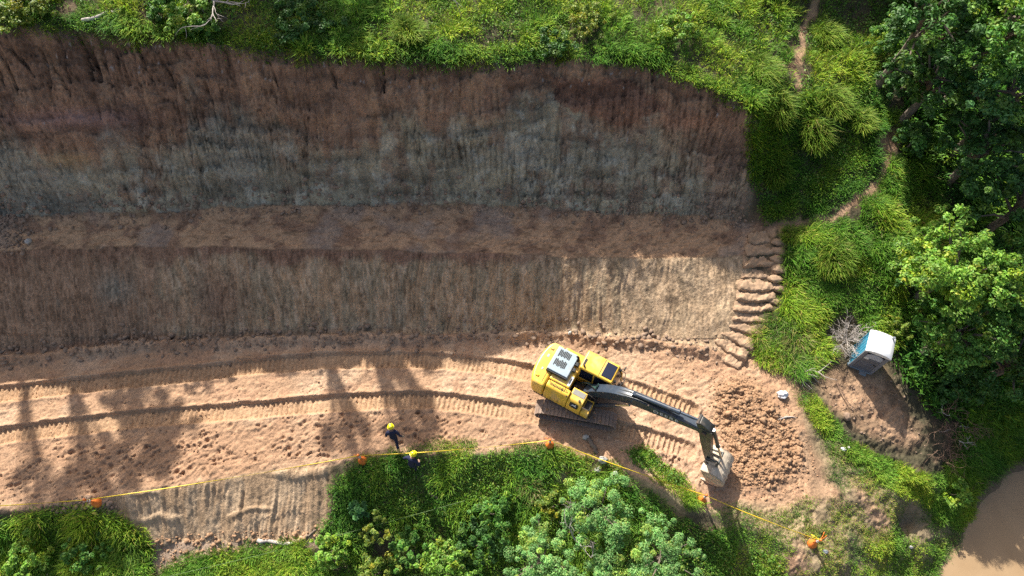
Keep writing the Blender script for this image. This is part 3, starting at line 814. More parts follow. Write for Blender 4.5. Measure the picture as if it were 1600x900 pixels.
x4, y4 = scatter([(1340,850),(1400,830),(1470,850),(1460,905),(1330,905)], 420, None, -2)
grass_patch('grass', 'thin patchy turf between the spoil and the river', [tufts(x, y, 10, RNG.uniform(.08, .2, len(x)), .2, dryish, .026, (.5, 1.1)),
    tufts(x2, y2, 22, RNG.uniform(.16, .38, len(x2)), .22, lively, .03), tufts(x3, y3, 20, RNG.uniform(.2, .4, len(x3)), .24, fresh, .03), tufts(x4, y4, 18, RNG.uniform(.15, .35, len(x4)), .22, lively, .03)])
shore_poly = [(1520,560),(1620,560),(1640,700),(1600,720),(1550,785),(1515,845),(1482,893),(1450,890),(1500,800),(1480,740),(1510,640)]
x, y = scatter(shore_poly, 1700, lambda x, y, px, py: zat(x, y) > WATER_Z + .4, -2.5)
grass_patch('grass', 'dark green reeds and grass at the river edge', [tufts(x, y, 17, RNG.uniform(.3, .7, len(x)), .26, deep, .03, (.5, 1.1), (.3, -.5))])
south_poly = [(515,735),(545,712),(600,705),(690,694),(760,690),(858,694),(940,716),(985,706),(1010,700),(1060,745),(1110,795),(1190,850),(1230,905),(470,960),(480,860),(520,800)]
edge_line = [(500,728),(545,708),(600,700),(690,690),(760,686),(858,690),(940,712),(985,735),(1040,770),(1100,805),(1200,850)]
def off_edge(x, y, px, py):
    d, _, _ = polydist(px, py, edge_line)
    return (d > 34 - 26 * (fbm(x * .9, y * .9, 225, 2))) & (fbm(x * .8, y * .8, 221, 3) > .33)
x, y = scatter(south_poly, 3700, off_edge, -1)
x2, y2 = scatter([(530,735),(600,704),(690,690),(858,694),(960,722),(990,760),(900,770),(760,790),(640,780),(540,790)], 1800, clump(1.3, .46, 223), -1)
x3, y3 = scatter([(985,706),(1010,700),(1060,745),(1105,790),(1080,790),(1020,745)], 260, None, 0)
grass_patch('grass', 'overgrown grass on the bank below the taped edge', [tufts(x, y, 18, RNG.uniform(.25, .6, len(x)), .26, deep, .032, (.4, 1.05), (.2, -.4)),
    tufts(x2, y2, 16, RNG.uniform(.08, .26, len(x2)), .2, pal(G_FRESH + G_DRY, [4, 5, 4, 3, 2, 2.5, 1, 1]), .028), tufts(x3, y3, 18, RNG.uniform(.2, .45, len(x3)), .2, lively, .03)])
left_poly = [(-60,830),(60,812),(110,800),(180,812),(225,835),(238,870),(236,960),(-60,960)]
x, y = scatter(left_poly, 1900, None, -2)
x2, y2 = scatter([(250,960),(262,890),(300,872),(360,862),(420,852),(470,850),(490,870),(480,960)], 900, None, -2)
grass_patch('grass', 'thick grass in the lower left corner beside the raked bank', [tufts(x, y, 22, RNG.uniform(.4, .8, len(x)), .28, fresh, .034, (.4, 1.05), (.3, -.5)),
    tufts(x2, y2, 24, RNG.uniform(.25, .5, len(x2)), .25, lively, .03)])

def leaves(cx, cy, cz, nx, ny, nz, size, col, aspect=.5):
    """one folded leaf per point: four corners, two triangles"""
    n = len(cx)
    N = np.stack([nx, ny, nz], -1); N /= np.linalg.norm(N, axis=-1, keepdims=True)
    rnd = RNG.normal(size=(n, 3)); T_ = np.cross(N, rnd); T_ /= np.linalg.norm(T_, axis=-1, keepdims=True)
    B_ = np.cross(N, T_)
    c = np.stack([cx, cy, cz], -1); s = size[:, None]
    V = np.stack([c - T_ * s * .5, c + B_ * s * aspect * .5 + N * s * .10, c + T_ * s * .55 - N * s * .12, c - B_ * s * aspect * .5 + N * s * .10], 1)
    b = (np.arange(n) * 4)[:, None]
    F = np.concatenate([b + np.array([[0, 1, 2]]), b + np.array([[0, 2, 3]])])
    return V.reshape(-1, 3), F, np.repeat(col, 4, 0)

def weeds(name, label, poly, n, cols, size, zref, per=14, rad=.28, keep=None, lift=.22):
    x, y = scatter(poly, n, keep, zref); n = len(x)
    k = np.repeat(np.arange(n), per); m_ = n * per
    a = RNG.random(m_) * 6.283; r = np.sqrt(RNG.random(m_)) * rad * RNG.uniform(.5, 1.3, n)[k]
    px_, py_ = x[k] + r * np.cos(a), y[k] + r * np.sin(a)
    hz = RNG.uniform(.05, 1, m_) * lift * RNG.uniform(.5, 1.6, n)[k] * (1 - .6 * (r / (rad * 1.3)) ** 2)
    V, F, C_ = leaves(px_, py_, zat(px_, py_) + hz, .7 * np.cos(a) + RNG.normal(0, .3, m_), .7 * np.sin(a) + RNG.normal(0, .3, m_), np.full(m_, .9), size * RNG.uniform(.6, 1.4, m_), cols(m_) * RNG.uniform(.6, 1.2, n)[k][:, None], .55)
    tag(link_mesh(name, np_mesh(name, V, F, C_, 'leafcol', False, M['leaf'])), label, 'weeds', None, 'stuff')
L_WEED = pal([(.12, .27, .03), (.17, .32, .045), (.08, .19, .025), (.26, .33, .06), (.30, .26, .10)], [4, 4, 4, 2, .7])
weeds('weeds', 'low leafy weeds growing through the grass above the cut', up_poly, 2600, L_WEED, .10, 10, 16, .3, clump(.6, .45, 231))
weeds('weeds', 'leafy weeds and creepers on the bank below the taped edge', south_poly, 2200, L_WEED, .10, -1, 16, .3, off_edge)
weeds('weeds', 'leafy weeds in the lower left grass', left_poly, 700, L_WEED, .10, -2, 16, .3)
weeds('weeds', 'leafy weeds on the slope right of the cut', slope_poly, 500, L_WEED, .10, 5, 14, .3, clump(.9, .5, 233))
wood_poly = [(1385,-60),(1640,-60),(1640,640),(1520,660),(1450,640),(1400,560),(1390,530),(1470,460),(1480,300),(1410,250),(1420,180),(1400,100)]
x, y = scatter(wood_poly, 3000, None, 3)
V, F, C_ = tufts(x, y, 12, RNG.uniform(.4, 1.0, len(x)), .4, pal(G_DEEP, [5, 3, 1, 5]), .12, (.5, 1.05))
tag(link_mesh('undergrowth', np_mesh('undergrowth', V, F, C_, 'leafcol', False, M['grass'])), 'dark broad leaved undergrowth on the floor of the wood', 'undergrowth', None, 'stuff')
# big single tussocks
def tussock(px, py, h, r, n, label, cols, seed, wind=(0, -.3)):
    g = ground(px, py, 5)
    o = empty('grass_tussock', g)
    tag(o, label, 'grass tussock', 'large grass tussocks')
    a = RNG.random(n) * 2 * math.pi; rr = np.sqrt(RNG.random(n)) * r * .62
    bx = g.x + rr * np.cos(a); by = g.y + rr * np.sin(a)
    ang = np.arctan2(np.sin(a) + RNG.normal(0, .75, n) + wind[1] * 1.5, np.cos(a) + RNG.normal(0, .75, n) + wind[0] * 1.5)
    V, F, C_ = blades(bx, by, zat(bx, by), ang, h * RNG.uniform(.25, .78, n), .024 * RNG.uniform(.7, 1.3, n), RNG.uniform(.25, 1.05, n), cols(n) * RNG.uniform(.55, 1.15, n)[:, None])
    V = V - np.array(g)
    half = len(F) // 2
    link_mesh('blades', np_mesh('blades', V, F, C_, 'leafcol', False, M['grass']), o)
for i, (px, py, h, r, n, lab, c, w) in enumerate([
    (640,55,1.0,.9,800,'bright spiky grass tussock at the cut crest, nearest the two bare pale sticks',lively,(0,-.1)),
    (203,32,.6,.5,350,'small pale grass tussock hanging over the crest near the fallen log, top left',lively,(0,-.5)),
    (1190,115,1.0,1.2,1100,'wide grass tussock just left of the upper dirt path',fresh,(.1,-.5)),
    (1215,175,1.1,1.0,1000,'yellowish grass tussock at the right end of the tall cut face',lively,(-.2,-.5)),
    (1300,165,1.1,1.1,1100,'pale topped grass tussock below the gap in the upper dirt path',lively,(.2,-.5)),
    (1270,215,1.2,1.0,1000,'drooping grass tussock in the middle of the right slope',fresh,(0,-.7)),
    (1345,195,.9,.8,700,'yellow green grass tussock next to the bare dirt hollow on the path',lively,(.3,-.3)),
    (1210,275,1.0,.9,800,'shaded dark grass tussock against the lower right end of the tall cut face',deep,(0,-.7)),
    (1235,370,.7,.7,500,'small grass tussock at the head of the earth steps',lively,(-.3,-.3)),
    (1240,535,1.0,.9,800,'straw coloured grass tussock left of the toilet above the broken branches',dryish,(-.4,-.4)),
    (1300,410,1.1,1.2,1000,'large bright tussock in the middle of the grassy mound',fresh,(.1,-.5)),
    (1290,60,1.0,1.0,800,'grass tussock on the right side of the upper dirt path',lively,(.2,-.5)),
    (568,65,.6,.5,350,'small yellow green tussock on the crest left of the spiky one',lively,(0,-.4)),
    (830,765,.7,.8,500,'pale arching grass tussock on the bank above the mint green tree',dryish,(-.2,-.3)),
    (205,860,.9,.8,700,'blue green long bladed tussock at the right end of the lower left grass',deep,(.2,-.6)),
]):
    tussock(px, py, h, r, int(n * 1.5), lab, c, i, w)

def plant(name, label, cat, base, H, rx, rz, ncl, npl, size, cols, trunk_r=.16, group=None, low=.15, lean=(0, 0), shape=1.0, aspect=.5, squash=1.0, crown_z=None, twig=True):
    """a trunk with limbs that carry clusters of leaves; base is where it grows"""
    o = empty(name, base)
    tag(o, label, cat, group)
    cz = H - rz if crown_z is None else crown_z
    th = RNG.random(ncl) * 2 * math.pi; u = RNG.uniform(-low, 1, ncl)
    rad = RNG.uniform(.3, 1.0, ncl) ** .6
    lump = 1 + .28 * np.sin(th * 3 + RNG.random() * 6) * RNG.random(ncl) + RNG.normal(0, .15, ncl)
    s = np.sqrt(np.clip(1 - u * u, 0, 1))
    kx = lean[0] + rx * rad * lump * s * np.cos(th); ky = lean[1] + rx * squash * rad * lump * s * np.sin(th)
    kz = cz + rz * rad * lump * u ** shape if shape == 1 else cz + rz * rad * lump * np.sign(u) * np.abs(u) ** shape
    rc = (.09 + .21 * RNG.random(ncl) ** 1.3) * rx * (14.0 / max(ncl, 14)) ** .18
    k = np.repeat(np.arange(ncl), npl); n = ncl * npl
    d = RNG.normal(size=(n, 3)); d /= np.linalg.norm(d, axis=1, keepdims=True)
    d[:, 2] = np.where(d[:, 2] < 0, d[:, 2] * .45, d[:, 2])
    r = rc[k] * RNG.random(n) ** .4
    px_, py_, pz_ = kx[k] + d[:, 0] * r, ky[k] + d[:, 1] * r, kz[k] + d[:, 2] * r * .75
    tint = RNG.uniform(.72, 1.25, ncl)[k]
    wrm = np.where(RNG.random(ncl)[:, None] < .22, np.array([1.45, 1.12, .7]), np.array([1.0, 1.0, 1.0]))
    col = cols(n) * tint[:, None] * wrm[k]
    nrm = d * .8 + np.array([0, 0, .75]) + RNG.normal(0, .35, (n, 3))
    V, F, C_ = leaves(px_, py_, pz_, nrm[:, 0], nrm[:, 1], nrm[:, 2], size * RNG.uniform(.45, 1.35, n), col, aspect)
    link_mesh('crown', np_mesh('crown', V, F, C_, 'leafcol', False, M['leaf']), o)
    mb = MB()
    topz = cz + rz * .35
    pts = [(lean[0] * t ** 2 + .12 * math.sin(5 * t + ncl), lean[1] * t ** 2 + .12 * math.sin(4 * t + 1), -.3 + (topz + .3) * t) for t in (0, .25, .5, .75, 1)]
    mb.tube(pts, [trunk_r * q for q in (1.15, 1, .85, .6, .3)], 8)
    mb.build('trunk', M['bark'], o, smooth=True)
    if twig:
        lb = MB()
        for q in RNG.choice(ncl, min(ncl, 16), replace=False):
            t = random.uniform(.45, .95); i = min(3, int(t * 4)); f = t * 4 - i
            a = Vector(pts[i]).lerp(Vector(pts[i + 1]), f); e = Vector((kx[q], ky[q], kz[q])); m_ = a.lerp(e, .5) + Vector((0, 0, .12 * rx))
            lb.tube([a, m_, e], [trunk_r * .42, trunk_r * .28, trunk_r * .1], 5)
        tag(lb.build('limbs', M['bark'], o, smooth=True), kind='stuff')
    return o

L_BRIGHT = pal([(.16, .34, .035), (.23, .41, .05), (.11, .25, .03), (.31, .41, .07)], [4, 4, 3, 1.5])
L_DARK = pal([(.05, .14, .025), (.07, .18, .035), (.10, .23, .04), (.035, .10, .018)], [4, 4, 2, 2])
L_MID = pal([(.08, .22, .03), (.12, .28, .04), (.06, .17, .025), (.18, .30, .045)], [4, 4, 3, 1.5])
L_MINT = pal([(.17, .38, .10), (.24, .44, .14), (.11, .28, .07), (.32, .46, .14)], [4, 4, 3, 2])
L_YELL = pal([(.20, .28, .035), (.27, .32, .05), (.12, .20, .025), (.09, .17, .02)], [3, 3, 3, 2])
L_BLUE = pal([(.08, .22, .06), (.12, .28, .09), (.06, .17, .05)], [3, 3, 2])

def stand(px, py, ztop, back=0.0):
    """the spot on the terrain under a crown whose top is seen at this picture point at this height"""
    x, y, _ = P(px, py, ztop)
    return Vector((float(x), float(y), float(zat(x, y))))

TREES = [  # name, label, px, py, height of crown middle, rx, rz, clusters, leaves, leaf size, palette
 ('broadleaf_tree', 'tall dark tree filling the top right corner of the wood', 1570, 45, 10.5, 3.0, 2.2, 150, 106, .197, L_MID),
 ('broadleaf_tree', 'dark leafy tree at the top edge, right of the upper dirt path', 1445, 25, 10.5, 2.6, 2.0, 125, 100, .182, L_DARK),
 ('broadleaf_tree', 'bluish leaved tree below the corner tree, against the right edge', 1575, 150, 8.6, 2.4, 1.8, 112, 100, .190, L_BLUE),
 ('broadleaf_tree', 'shaded tree behind the bare dirt hollow, left side of the wood', 1455, 130, 8.0, 2.1, 1.7, 100, 95, .182, L_DARK),
 ('broadleaf_tree', 'black green tree in the deepest shade of the wood', 1530, 235, 6.2, 2.4, 1.7, 100, 95, .182, L_DARK),
 ('broadleaf_tree', 'dim tree at the right edge above the bright tree', 1598, 315, 5.2, 2.2, 1.6, 87, 89, .182, L_DARK),
 ('broadleaf_tree', 'bright yellow green tree above and right of the toilet', 1490, 420, 4.6, 2.5, 1.7, 162, 100, .167, L_BRIGHT),
 ('broadleaf_tree', 'lush green tree cut off by the right edge beside the bright tree', 1585, 455, 4.0, 2.4, 1.7, 137, 100, .167, L_MID),
 ('broadleaf_tree', 'mid green tree directly right of the toilet', 1490, 520, 2.8, 2.1, 1.6, 112, 100, .152, L_MID),
 ('broadleaf_tree', 'dark tree on the river bank, lower right edge', 1580, 570, 1.2, 2.4, 1.6, 112, 95, .152, L_DARK),
]
for (nm, lab, px, py, zt, rx, rz, ncl, npl, sz, c) in TREES:
    x, y, _ = P(px, py, zt); x, y = float(x), float(y)
    gz = float(zat(x, y))
    plant(nm, lab, 'tree', (x, y, gz), zt - gz + rz, rx, rz, ncl, npl, sz, c, .2, 'trees of the wood on the right')
# the mint green tree and its neighbours on the bank below the pad
for (lab, px, py, zt, rx, rz, ncl, npl, sz, c, asp) in [
 ('large mint green tree crown below the yellow tape, left of the bucket shadow', 935, 798, .2, 1.75, 1.0, 100, 170, .10, L_MINT, .4),
 ('mint green tree at the bottom edge, right of the bare grey twigs', 1030, 868, -.2, 1.6, .9, 80, 170, .10, L_MINT, .4),
 ('mint green tree at the bottom edge, left of the bare grey twigs', 845, 872, -.6, 1.5, .9, 80, 170, .10, L_MINT, .4),
 ('mint green tree cut by the bottom edge, below the bare grey twigs', 945, 920, -.6, 1.6, .9, 80, 160, .10, L_MINT, .4)]:
    x, y, _ = P(px, py, zt); x, y = float(x), float(y); gz = float(zat(x, y))
    plant('bank_tree', lab, 'tree', (x, y, gz), zt - gz + rz, rx, rz, ncl, npl, sz, c, .12, 'mint green trees on the bank', aspect=asp)
SHRUBS = [
 ('yellow green shrub tucked against the left of the mint green crown', 862, 790, -.6, .7, .6, 30, 60, .13, L_YELL),
 ('leafy yellow shrub on the bank left of centre, below the first worker', 588, 830, -1.0, .7, .8, 30, 60, .16, L_YELL),
 ('large leaved pale shrub at the left end of the overgrown bank', 562, 795, -.6, .5, .5, 16, 40, .22, L_BLUE),
 ('dark shrub on the overgrown bank under the second worker', 640, 860, -1.6, 1.1, .8, 45, 70, .14, L_MID),
 ('wide dark shrub in the hollow of the bank, middle bottom', 745, 850, -1.6, 1.2, .8, 50, 70, .14, L_DARK),
 ('green shrub at the bottom edge, middle of the overgrown bank', 700, 895, -1.6, 1.3, .8, 60, 70, .15, L_BRIGHT),
 ('mid green shrub on the bank above the wide dark shrub', 770, 800, -.9, .9, .7, 40, 65, .13, L_MID),
 ('bright shrub cut by the bottom edge, left of the overgrown bank', 520, 860, -1.4, .9, .7, 45, 70, .13, L_BRIGHT),
 ('yellow green shrub at the bottom edge under the leafy yellow one', 590, 895, -1.8, 1.0, .7, 45, 70, .14, L_YELL),
 ('bushy shrub in the lower left grass under the leftmost orange post', 140, 850, -1.2, 1.1, .7, 50, 70, .13, L_MID),
 ('bushy shrub in the lower left corner', 50, 860, -1.2, 1.2, .7, 50, 70, .13, L_BRIGHT),
 ('shrub hanging over the crest at the upper left of the cut', 60, 18, 11.2, 1.4, .7, 60, 70, .14, L_YELL),
 ('leafy shrub on the crest behind the bleached dead branch, top left', 300, 22, 11.0, 1.3, .7, 60, 70, .14, L_BRIGHT),
 ('drooping shrub on the crest under the bleached dead branch', 325, 52, 10.6, .7, .6, 30, 60, .13, L_MID),
 ('rounded shrub on the crest between the log and the dead branch', 255, 12, 11.2, .9, .6, 40, 60, .13, L_MID),
 ('low shrub in the tree shade on the crest, left of centre', 470, 30, 10.6, 1.4, .6, 60, 70, .14, L_DARK),
 ('low leafy shrub on the crest above the middle of the cut', 905, 40, 8.9, 1.2, .5, 50, 70, .12, L_YELL),
 ('dark creeping shrub over the crest, middle of the cut', 860, 70, 8.8, 1.1, .4, 50, 70, .12, L_DARK),
 ('shrub with yellow leaves beside the bushes on the crest, right of centre', 1050, 60, 8.4, 1.2, .5, 50, 70, .12, L_BRIGHT),
 ('leafy shrub at the foot of the wood, right of the upper dirt path', 1395, 60, 7.4, 1.3, .9, 60, 70, .15, L_MID),
 ('shaded shrub at the foot of the wood, above the bare dirt hollow', 1412, 130, 6.8, 1.2, .9, 60, 70, .15, L_DARK),
 ('dark shrub at the foot of the wood, right of the bare dirt hollow', 1428, 215, 5.6, 1.0, .8, 50, 70, .15, L_DARK),
 ('small dry leaved bush between the toilet and the wood', 1400, 515, .8, .7, .5, 26, 50, .14, L_YELL),
 ('low shrub on the right bank between mound and bright tree', 1420, 430, 2.6, .9, .6, 40, 60, .15, L_DARK),
 ('bright weeds by the water at the lower right grass', 1490, 770, -2.4, .9, .5, 40, 60, .11, L_BRIGHT),
 ('leafy shrub in shade at the foot of the wood, above the brush pile', 1500, 600, -.2, 1.3, .7, 50, 70, .16, L_DARK),
]
for (lab, px, py, zt, rx, rz, ncl, npl, sz, c) in SHRUBS:
    x, y, _ = P(px, py, zt); x, y = float(x), float(y); gz = float(zat(x, y))
    plant('shrub', lab, 'shrub', (x, y, gz), max(zt - gz, .25) + rz, rx, rz, ncl, npl, sz, c, .05, 'shrubs on the banks', low=.5, twig=False)

# tall trees farther up the hill, behind the top edge: their stems and crowns throw the shade on the pad
def hill_tree(lab, px, py, Y0, H, rx, rz, ncl, c):
    """stands where its stem's shadow crosses the pad at this spot"""
    tx, ty, _ = P(px, py, 0)
    t = (Y0 - float(ty)) / -SHY
    x = float(tx) - SHX * t
    plant('tall_tree', lab, 'tree', (x, Y0, float(zat(x, Y0))), H, rx, rz, ncl, 70, .36, c, .26, 'tall trees up the hill', low=.6)
hill_tree('tall slender tree up the hill, casting the stem shadow left of the workers', 515, 580, 33, 14.5, 1.5, 2.2, 30, L_MID)
hill_tree('tall slender tree up the hill, casting the stem shadow above the workers', 605, 590, 34, 14.0, 1.1, 1.8, 20, L_MID)
hill_tree('leaning tall tree up the hill, casting the faint shadow near the machine', 640, 600, 36, 14.5, 1.0, 1.6, 14, L_MID)
hill_tree('tall tree up the hill, casting the stem shadow at the left edge', 42, 620, 33, 16.0, 1.7, 2.2, 34, L_DARK)
hill_tree('spreading tree up the hill, shading the crest left of centre', 640, 590, 31, 6.5, 2.6, 1.8, 60, L_DARK)
hill_tree('spreading tree up the hill, shading the crest above the middle of the tall face', 760, 590, 32, 6.5, 2.2, 1.6, 50, L_DARK)
hill_tree('broad tall tree up the hill, shading the left of the pad', 110, 570, 32, 13.0, 1.9, 1.8, 40, L_DARK)
hill_tree('broad tall tree up the hill, shading the foot of the lower slope on the left', 200, 560, 31, 10.0, 2.2, 1.6, 50, L_DARK)

# ------------------------------------------------------------------ earth steps climbing from the pad to the terrace
def clod_mesh(name, n_sub, seed, mat, sx=1, sy=1, sz=1, amp=.25, freq=1.6, smooth=True):
    bm = bmesh.new()
    bmesh.ops.create_icosphere(bm, subdivisions=n_sub, radius=1)
    r = random.Random(seed)
    o = Vector((r.uniform(0, 50), r.uniform(0, 50), r.uniform(0, 50)))
    from mathutils import noise as mn
    for v in bm.verts:
        k = 1 + amp * mn.noise(v.co * freq + o) + amp * .5 * mn.noise(v.co * freq * 2.3 + o)
        v.co = Vector((v.co.x * sx, v.co.y * sy, v.co.z * sz)) * k
    me = bpy.data.meshes.new(name); bm.to_mesh(me); bm.free()
    me.materials.append(mat)
    if smooth: me.polygons.foreach_set('use_smooth', [True] * len(me.polygons))
    return me

def step_mesh(w, d, h, seed):
    """a scooped tread: flat worn top, rounded crumbling front, buried back"""
    from mathutils import noise as mn
    nx, ny = 64, 14
    off = Vector((seed * 7.1, seed * 3.3, 0))
    V, F = [], []
    key = [(-.70, -.62), (-.63, -.30), (-.58, -.06), (-.50, .0), (-.3, .025), (0, .01), (.3, .0), (.6, .0), (.85, -.01), (1.0, -.2), (1.03, -.6)]
    prof = [tuple(np.array(key[q]) * (1 - t) + np.array(key[q + 1]) * t) for q in range(len(key) - 1) for t in (0, .34, .67)] + [key[-1]]
    for i in range(nx):
        u = -1 + 2 * i / (nx - 1)
        e = 1 - max(0, abs(u) - .86) ** 2 * 30
        for (py, pz) in prof:
            q = Vector((u * w / 2, py * d, 0))
            q = Vector((q.x, q.y, pz))
            n = mn.noise(q * 2.6 + off) * .09 + mn.noise(q * 7 + off) * .055 + mn.noise(q * 17 + off) * .03
            sag = .05 * math.sin(u * 2.4 + seed)
            V.append((u * w / 2 * (1 + .04 * mn.noise(q * 2 + off)), py * d * (1 - .18 * u * u) + sag + n * .8, (pz * h / .55 if pz < -.03 else pz) * (1 if pz < -.1 else 1) - (1 - e) * .22 + n))
    m_ = len(prof)
    for i in range(nx - 1):
        for k in range(m_ - 1):
            a = i * m_ + k
            F.append((a, a + m_, a + m_ + 1, a + 1))
    F.append(tuple(range(m_ - 1, -1, -1))); F.append(tuple(range((nx - 1) * m_, nx * m_)))
    F.append(tuple([i * m_ for i in range(nx)] + [i * m_ + m_ - 1 for i in range(nx - 1, -1, -1)])[::-1])
    me = bpy.data.meshes.new('step'); me.from_pydata(V, [], F)
    me.materials.append(M['step']); me.polygons.foreach_set('use_smooth', [True] * len(F)); me.update()
    return me
M['step'] = plain('step_earth', (.36, .24, .15), .95, var=.25, scale=3, bump=.7)
stairs = tag(empty('earth_steps', ground(1160, 535)), 'flight of steps dug into the earth at the right end of the cut', 'steps')
sb = stairs.location.copy()
STEPS = [(1190,372,1.15,.2,-4),(1189,390,1.35,.2,2),(1188,408,1.55,.2,4),(1186,427,1.7,.2,2),(1184,445,1.75,.2,3),(1182,462,1.75,.2,0),(1177,479,1.75,.2,-3),(1173,496,1.65,.2,-8),(1165,512,1.6,.2,-18),(1153,528,1.6,.2,-28),(1143,543,1.6,.2,-34),(1136,558,1.5,.2,-36)]
for i, (px, py, w, d, an) in enumerate(STEPS):
    zt = 2.0 - 1.9 * (py - 366) / (557 - 366)
    x, y, _ = P(px, py, zt)
    zt = max(zt, float(zat(x, y)) + .04)
    x, y, _ = P(px, py, zt)
    o = link_mesh('step', step_mesh(w * 1.14, .46, .5, i), stairs, Vector((float(x), float(y), zt)) - sb)
    o.rotation_euler = (0, 0, R(an))
for i, (px, py, s) in enumerate([(1216,378,.22),(1219,392,.27),(1214,405,.25),(1218,420,.3),(1212,436,.26),(1216,450,.25),(1208,470,.22)]):
    g = ground(px, py, 2.5)
    me = clod_mesh('earth_lump', 3, 300 + i, M['step'], 1.3, .8, .6, .3)
    o = link_mesh('earth_lump', me, stairs, g - sb); o.scale = (s * 1.15,) * 3; o.rotation_euler = (0, 0, random.uniform(-.4, .4))

# ------------------------------------------------------------------ loose clods and stones
def rubble(name, label, n, spots_fn, smin, smax, mat, power=2.5, sink=.25, sub=1):
    ico = bmesh.new(); bmesh.ops.create_icosphere(ico, subdivisions=sub, radius=1)
    tv = np.array([v.co[:] for v in ico.verts]); tf = np.array([[v.index for v in f.verts] for f in ico.faces]); ico.free()
    x, y = spots_fn(n); n = len(x)
    s = smin + (smax - smin) * RNG.random(n) ** power
    V = np.repeat(tv[None], n, 0) * (1 + RNG.normal(0, .22, (n, len(tv), 1)))
    low = RNG.normal(size=(n, 3)); bend = (V * low[:, None, :]).sum(-1, keepdims=True)
    V = V * (1 + .16 * np.sin(bend * 1.6))
    V = V * np.stack([RNG.uniform(.8, 1.4, n), RNG.uniform(.7, 1.1, n), RNG.uniform(.55, .9, n)], -1)[:, None, :] * s[:, None, None]
    a = RNG.random(n) * 6.28; ca, sa = np.cos(a)[:, None], np.sin(a)[:, None]
    X = V[..., 0] * ca - V[..., 1] * sa; Y = V[..., 0] * sa + V[..., 1] * ca
    V = np.stack([X + x[:, None], Y + y[:, None], V[..., 2] + (zat(x, y) + s * sink)[:, None]], -1)
    F = (tf[None] + (np.arange(n) * len(tv))[:, None, None]).reshape(-1, 3)
    o = link_mesh(name, np_mesh(name, V.reshape(-1, 3), F, None, '', True, mat))
    return tag(o, label, 'rubble', None, 'stuff')
def spots_poly(poly, keep=None, z=0.0):
    def f(n):
        bx = [p[0] for p in poly]; by = [p[1] for p in poly]
        qx = RNG.uniform(min(bx), max(bx), n * 4); qy = RNG.uniform(min(by), max(by), n * 4)
        ok = inpoly(qx, qy, poly)
        if keep is not None: ok &= keep(qx, qy)
        qx, qy = qx[ok][:n], qy[ok][:n]
        x, y, _ = P(qx, qy, z)
        for _ in range(8):
            x, y, _ = P(qx, qy, zat(x, y))
        return x, y
    return f
rubble('loose_clods', 'heap of loose brown clods spread in front of the bucket', 3600, spots_poly(poly_churn), .016, .10, M['clod'], 3.2, -.05, 1)
rubble('loose_clods', 'bigger broken blocks lying in the spoil heap', 150, spots_poly(poly_churn), .07, .14, M['clod'], 2.0, .0, 2)
rubble('loose_clods', 'fine crumbs scattered round the edge of the spoil heap', 1500, spots_poly([(1105,590),(1170,580),(1225,620),(1265,680),(1280,745),(1215,785),(1140,775),(1125,700),(1100,660)]), .012, .06, M['clod'], 3.0, .1)
rubble('loose_clods', 'crumbs of earth strewn over the work pad', 1500, spots_poly([(-20,590),(600,540),(840,560),(1100,560),(1180,600),(1290,760),(1180,790),(1100,770),(1000,700),(860,690),(540,710),(-20,790)], lambda x, y: fbm(x * .02, y * .03, 401, 3) > .5), .012, .06, M['clod'], 4)
rubble('fallen_rubble', 'dark rubble lying along the foot of the lower cut slope', 1500, lambda n: (lambda x: (x, np.interp(x, gx, LYd['foot2']) + RNG.normal(-.05, .35, n)))(RNG.uniform(-27, 10.5, n)), .02, .15, M['brown_rock'], 3.5)
rubble('fallen_rubble', 'grey rubble lying along the foot of the tall cut slope', 1600, lambda n: (lambda x: (x, np.interp(x, gx, LYd['foot1']) + RNG.normal(.1, .3, n)))(RNG.uniform(-27, 12.5, n)), .02, .13, M['brown_rock'], 3.5)
rubble('fallen_rubble', 'dark stones where the terrace ends at the left edge', 260, spots_poly([(-20,320),(40,325),(55,360),(40,395),(-20,400)], None, 4), .02, .13, M['brown_rock'], 2.5)
rubble('fallen_rubble', 'pale rubble under the raked bank, lower left', 420, spots_poly([(230,840),(300,835),(500,822),(505,840),(450,858),(330,868),(250,900)], None, -2), .02, .12, M['clod'], 3)
rubble('loose_clods', 'crumbs and dry debris strewn on the stand of the toilet', 420, spots_poly([(1280,590),(1330,575),(1400,590),(1450,690),(1440,712),(1345,682),(1285,620)]), .01, .07, M['brown_rock'], 3.5)
rubble('fallen_rubble', 'stones round the leftmost orange post', 240, spots_poly([(60,790),(130,775),(180,785),(190,805),(100,805)], None, 0), .03, .14, M['brown_rock'], 2)
for (px, py, s, mt, lab) in [(858,684,0,0,None), (915,684,.17,'pale_rock','upright pale stone at the machine shadow edge below the near track'), (942,720,.22,'pale_rock','white topped boulder where the tape meets the grass edge'),
        (934,735,.17,'pale_rock','round grey stone at the top of the mint green crown'), (961,740,.15,'pale_rock','pale stone half hidden in grass right of the round grey stone'),
        (880,728,.16,'brown_rock','brown stump like stone in the bank grass'), (1322,652,.2,'brown_rock','brown rock on the grass edge below the toilet'),
        (1325,700,.09,'pale_rock','small pale stone in the turf below the toilet'), (1422,855,.1,'pale_rock','pale stone in the turf near the river'),
        (890,521,.12,'pale_rock','pale stone on the windrow above the machine'), (46,378,.16,'pale_rock','pale stone at the left end of the terrace')]:
    if not lab: continue
    g = ground(px, py)
    o = link_mesh('rock', clod_mesh('rock', 3, int(px), M[mt], 1, .75, .8, .35, 1.4), None, g + Vector((0, 0, s * .45))); o.scale = (s, s, s * 1.2)
    o.rotation_euler = (0, 0, px * .7)
    tag(o, lab, 'rock', 'single stones')

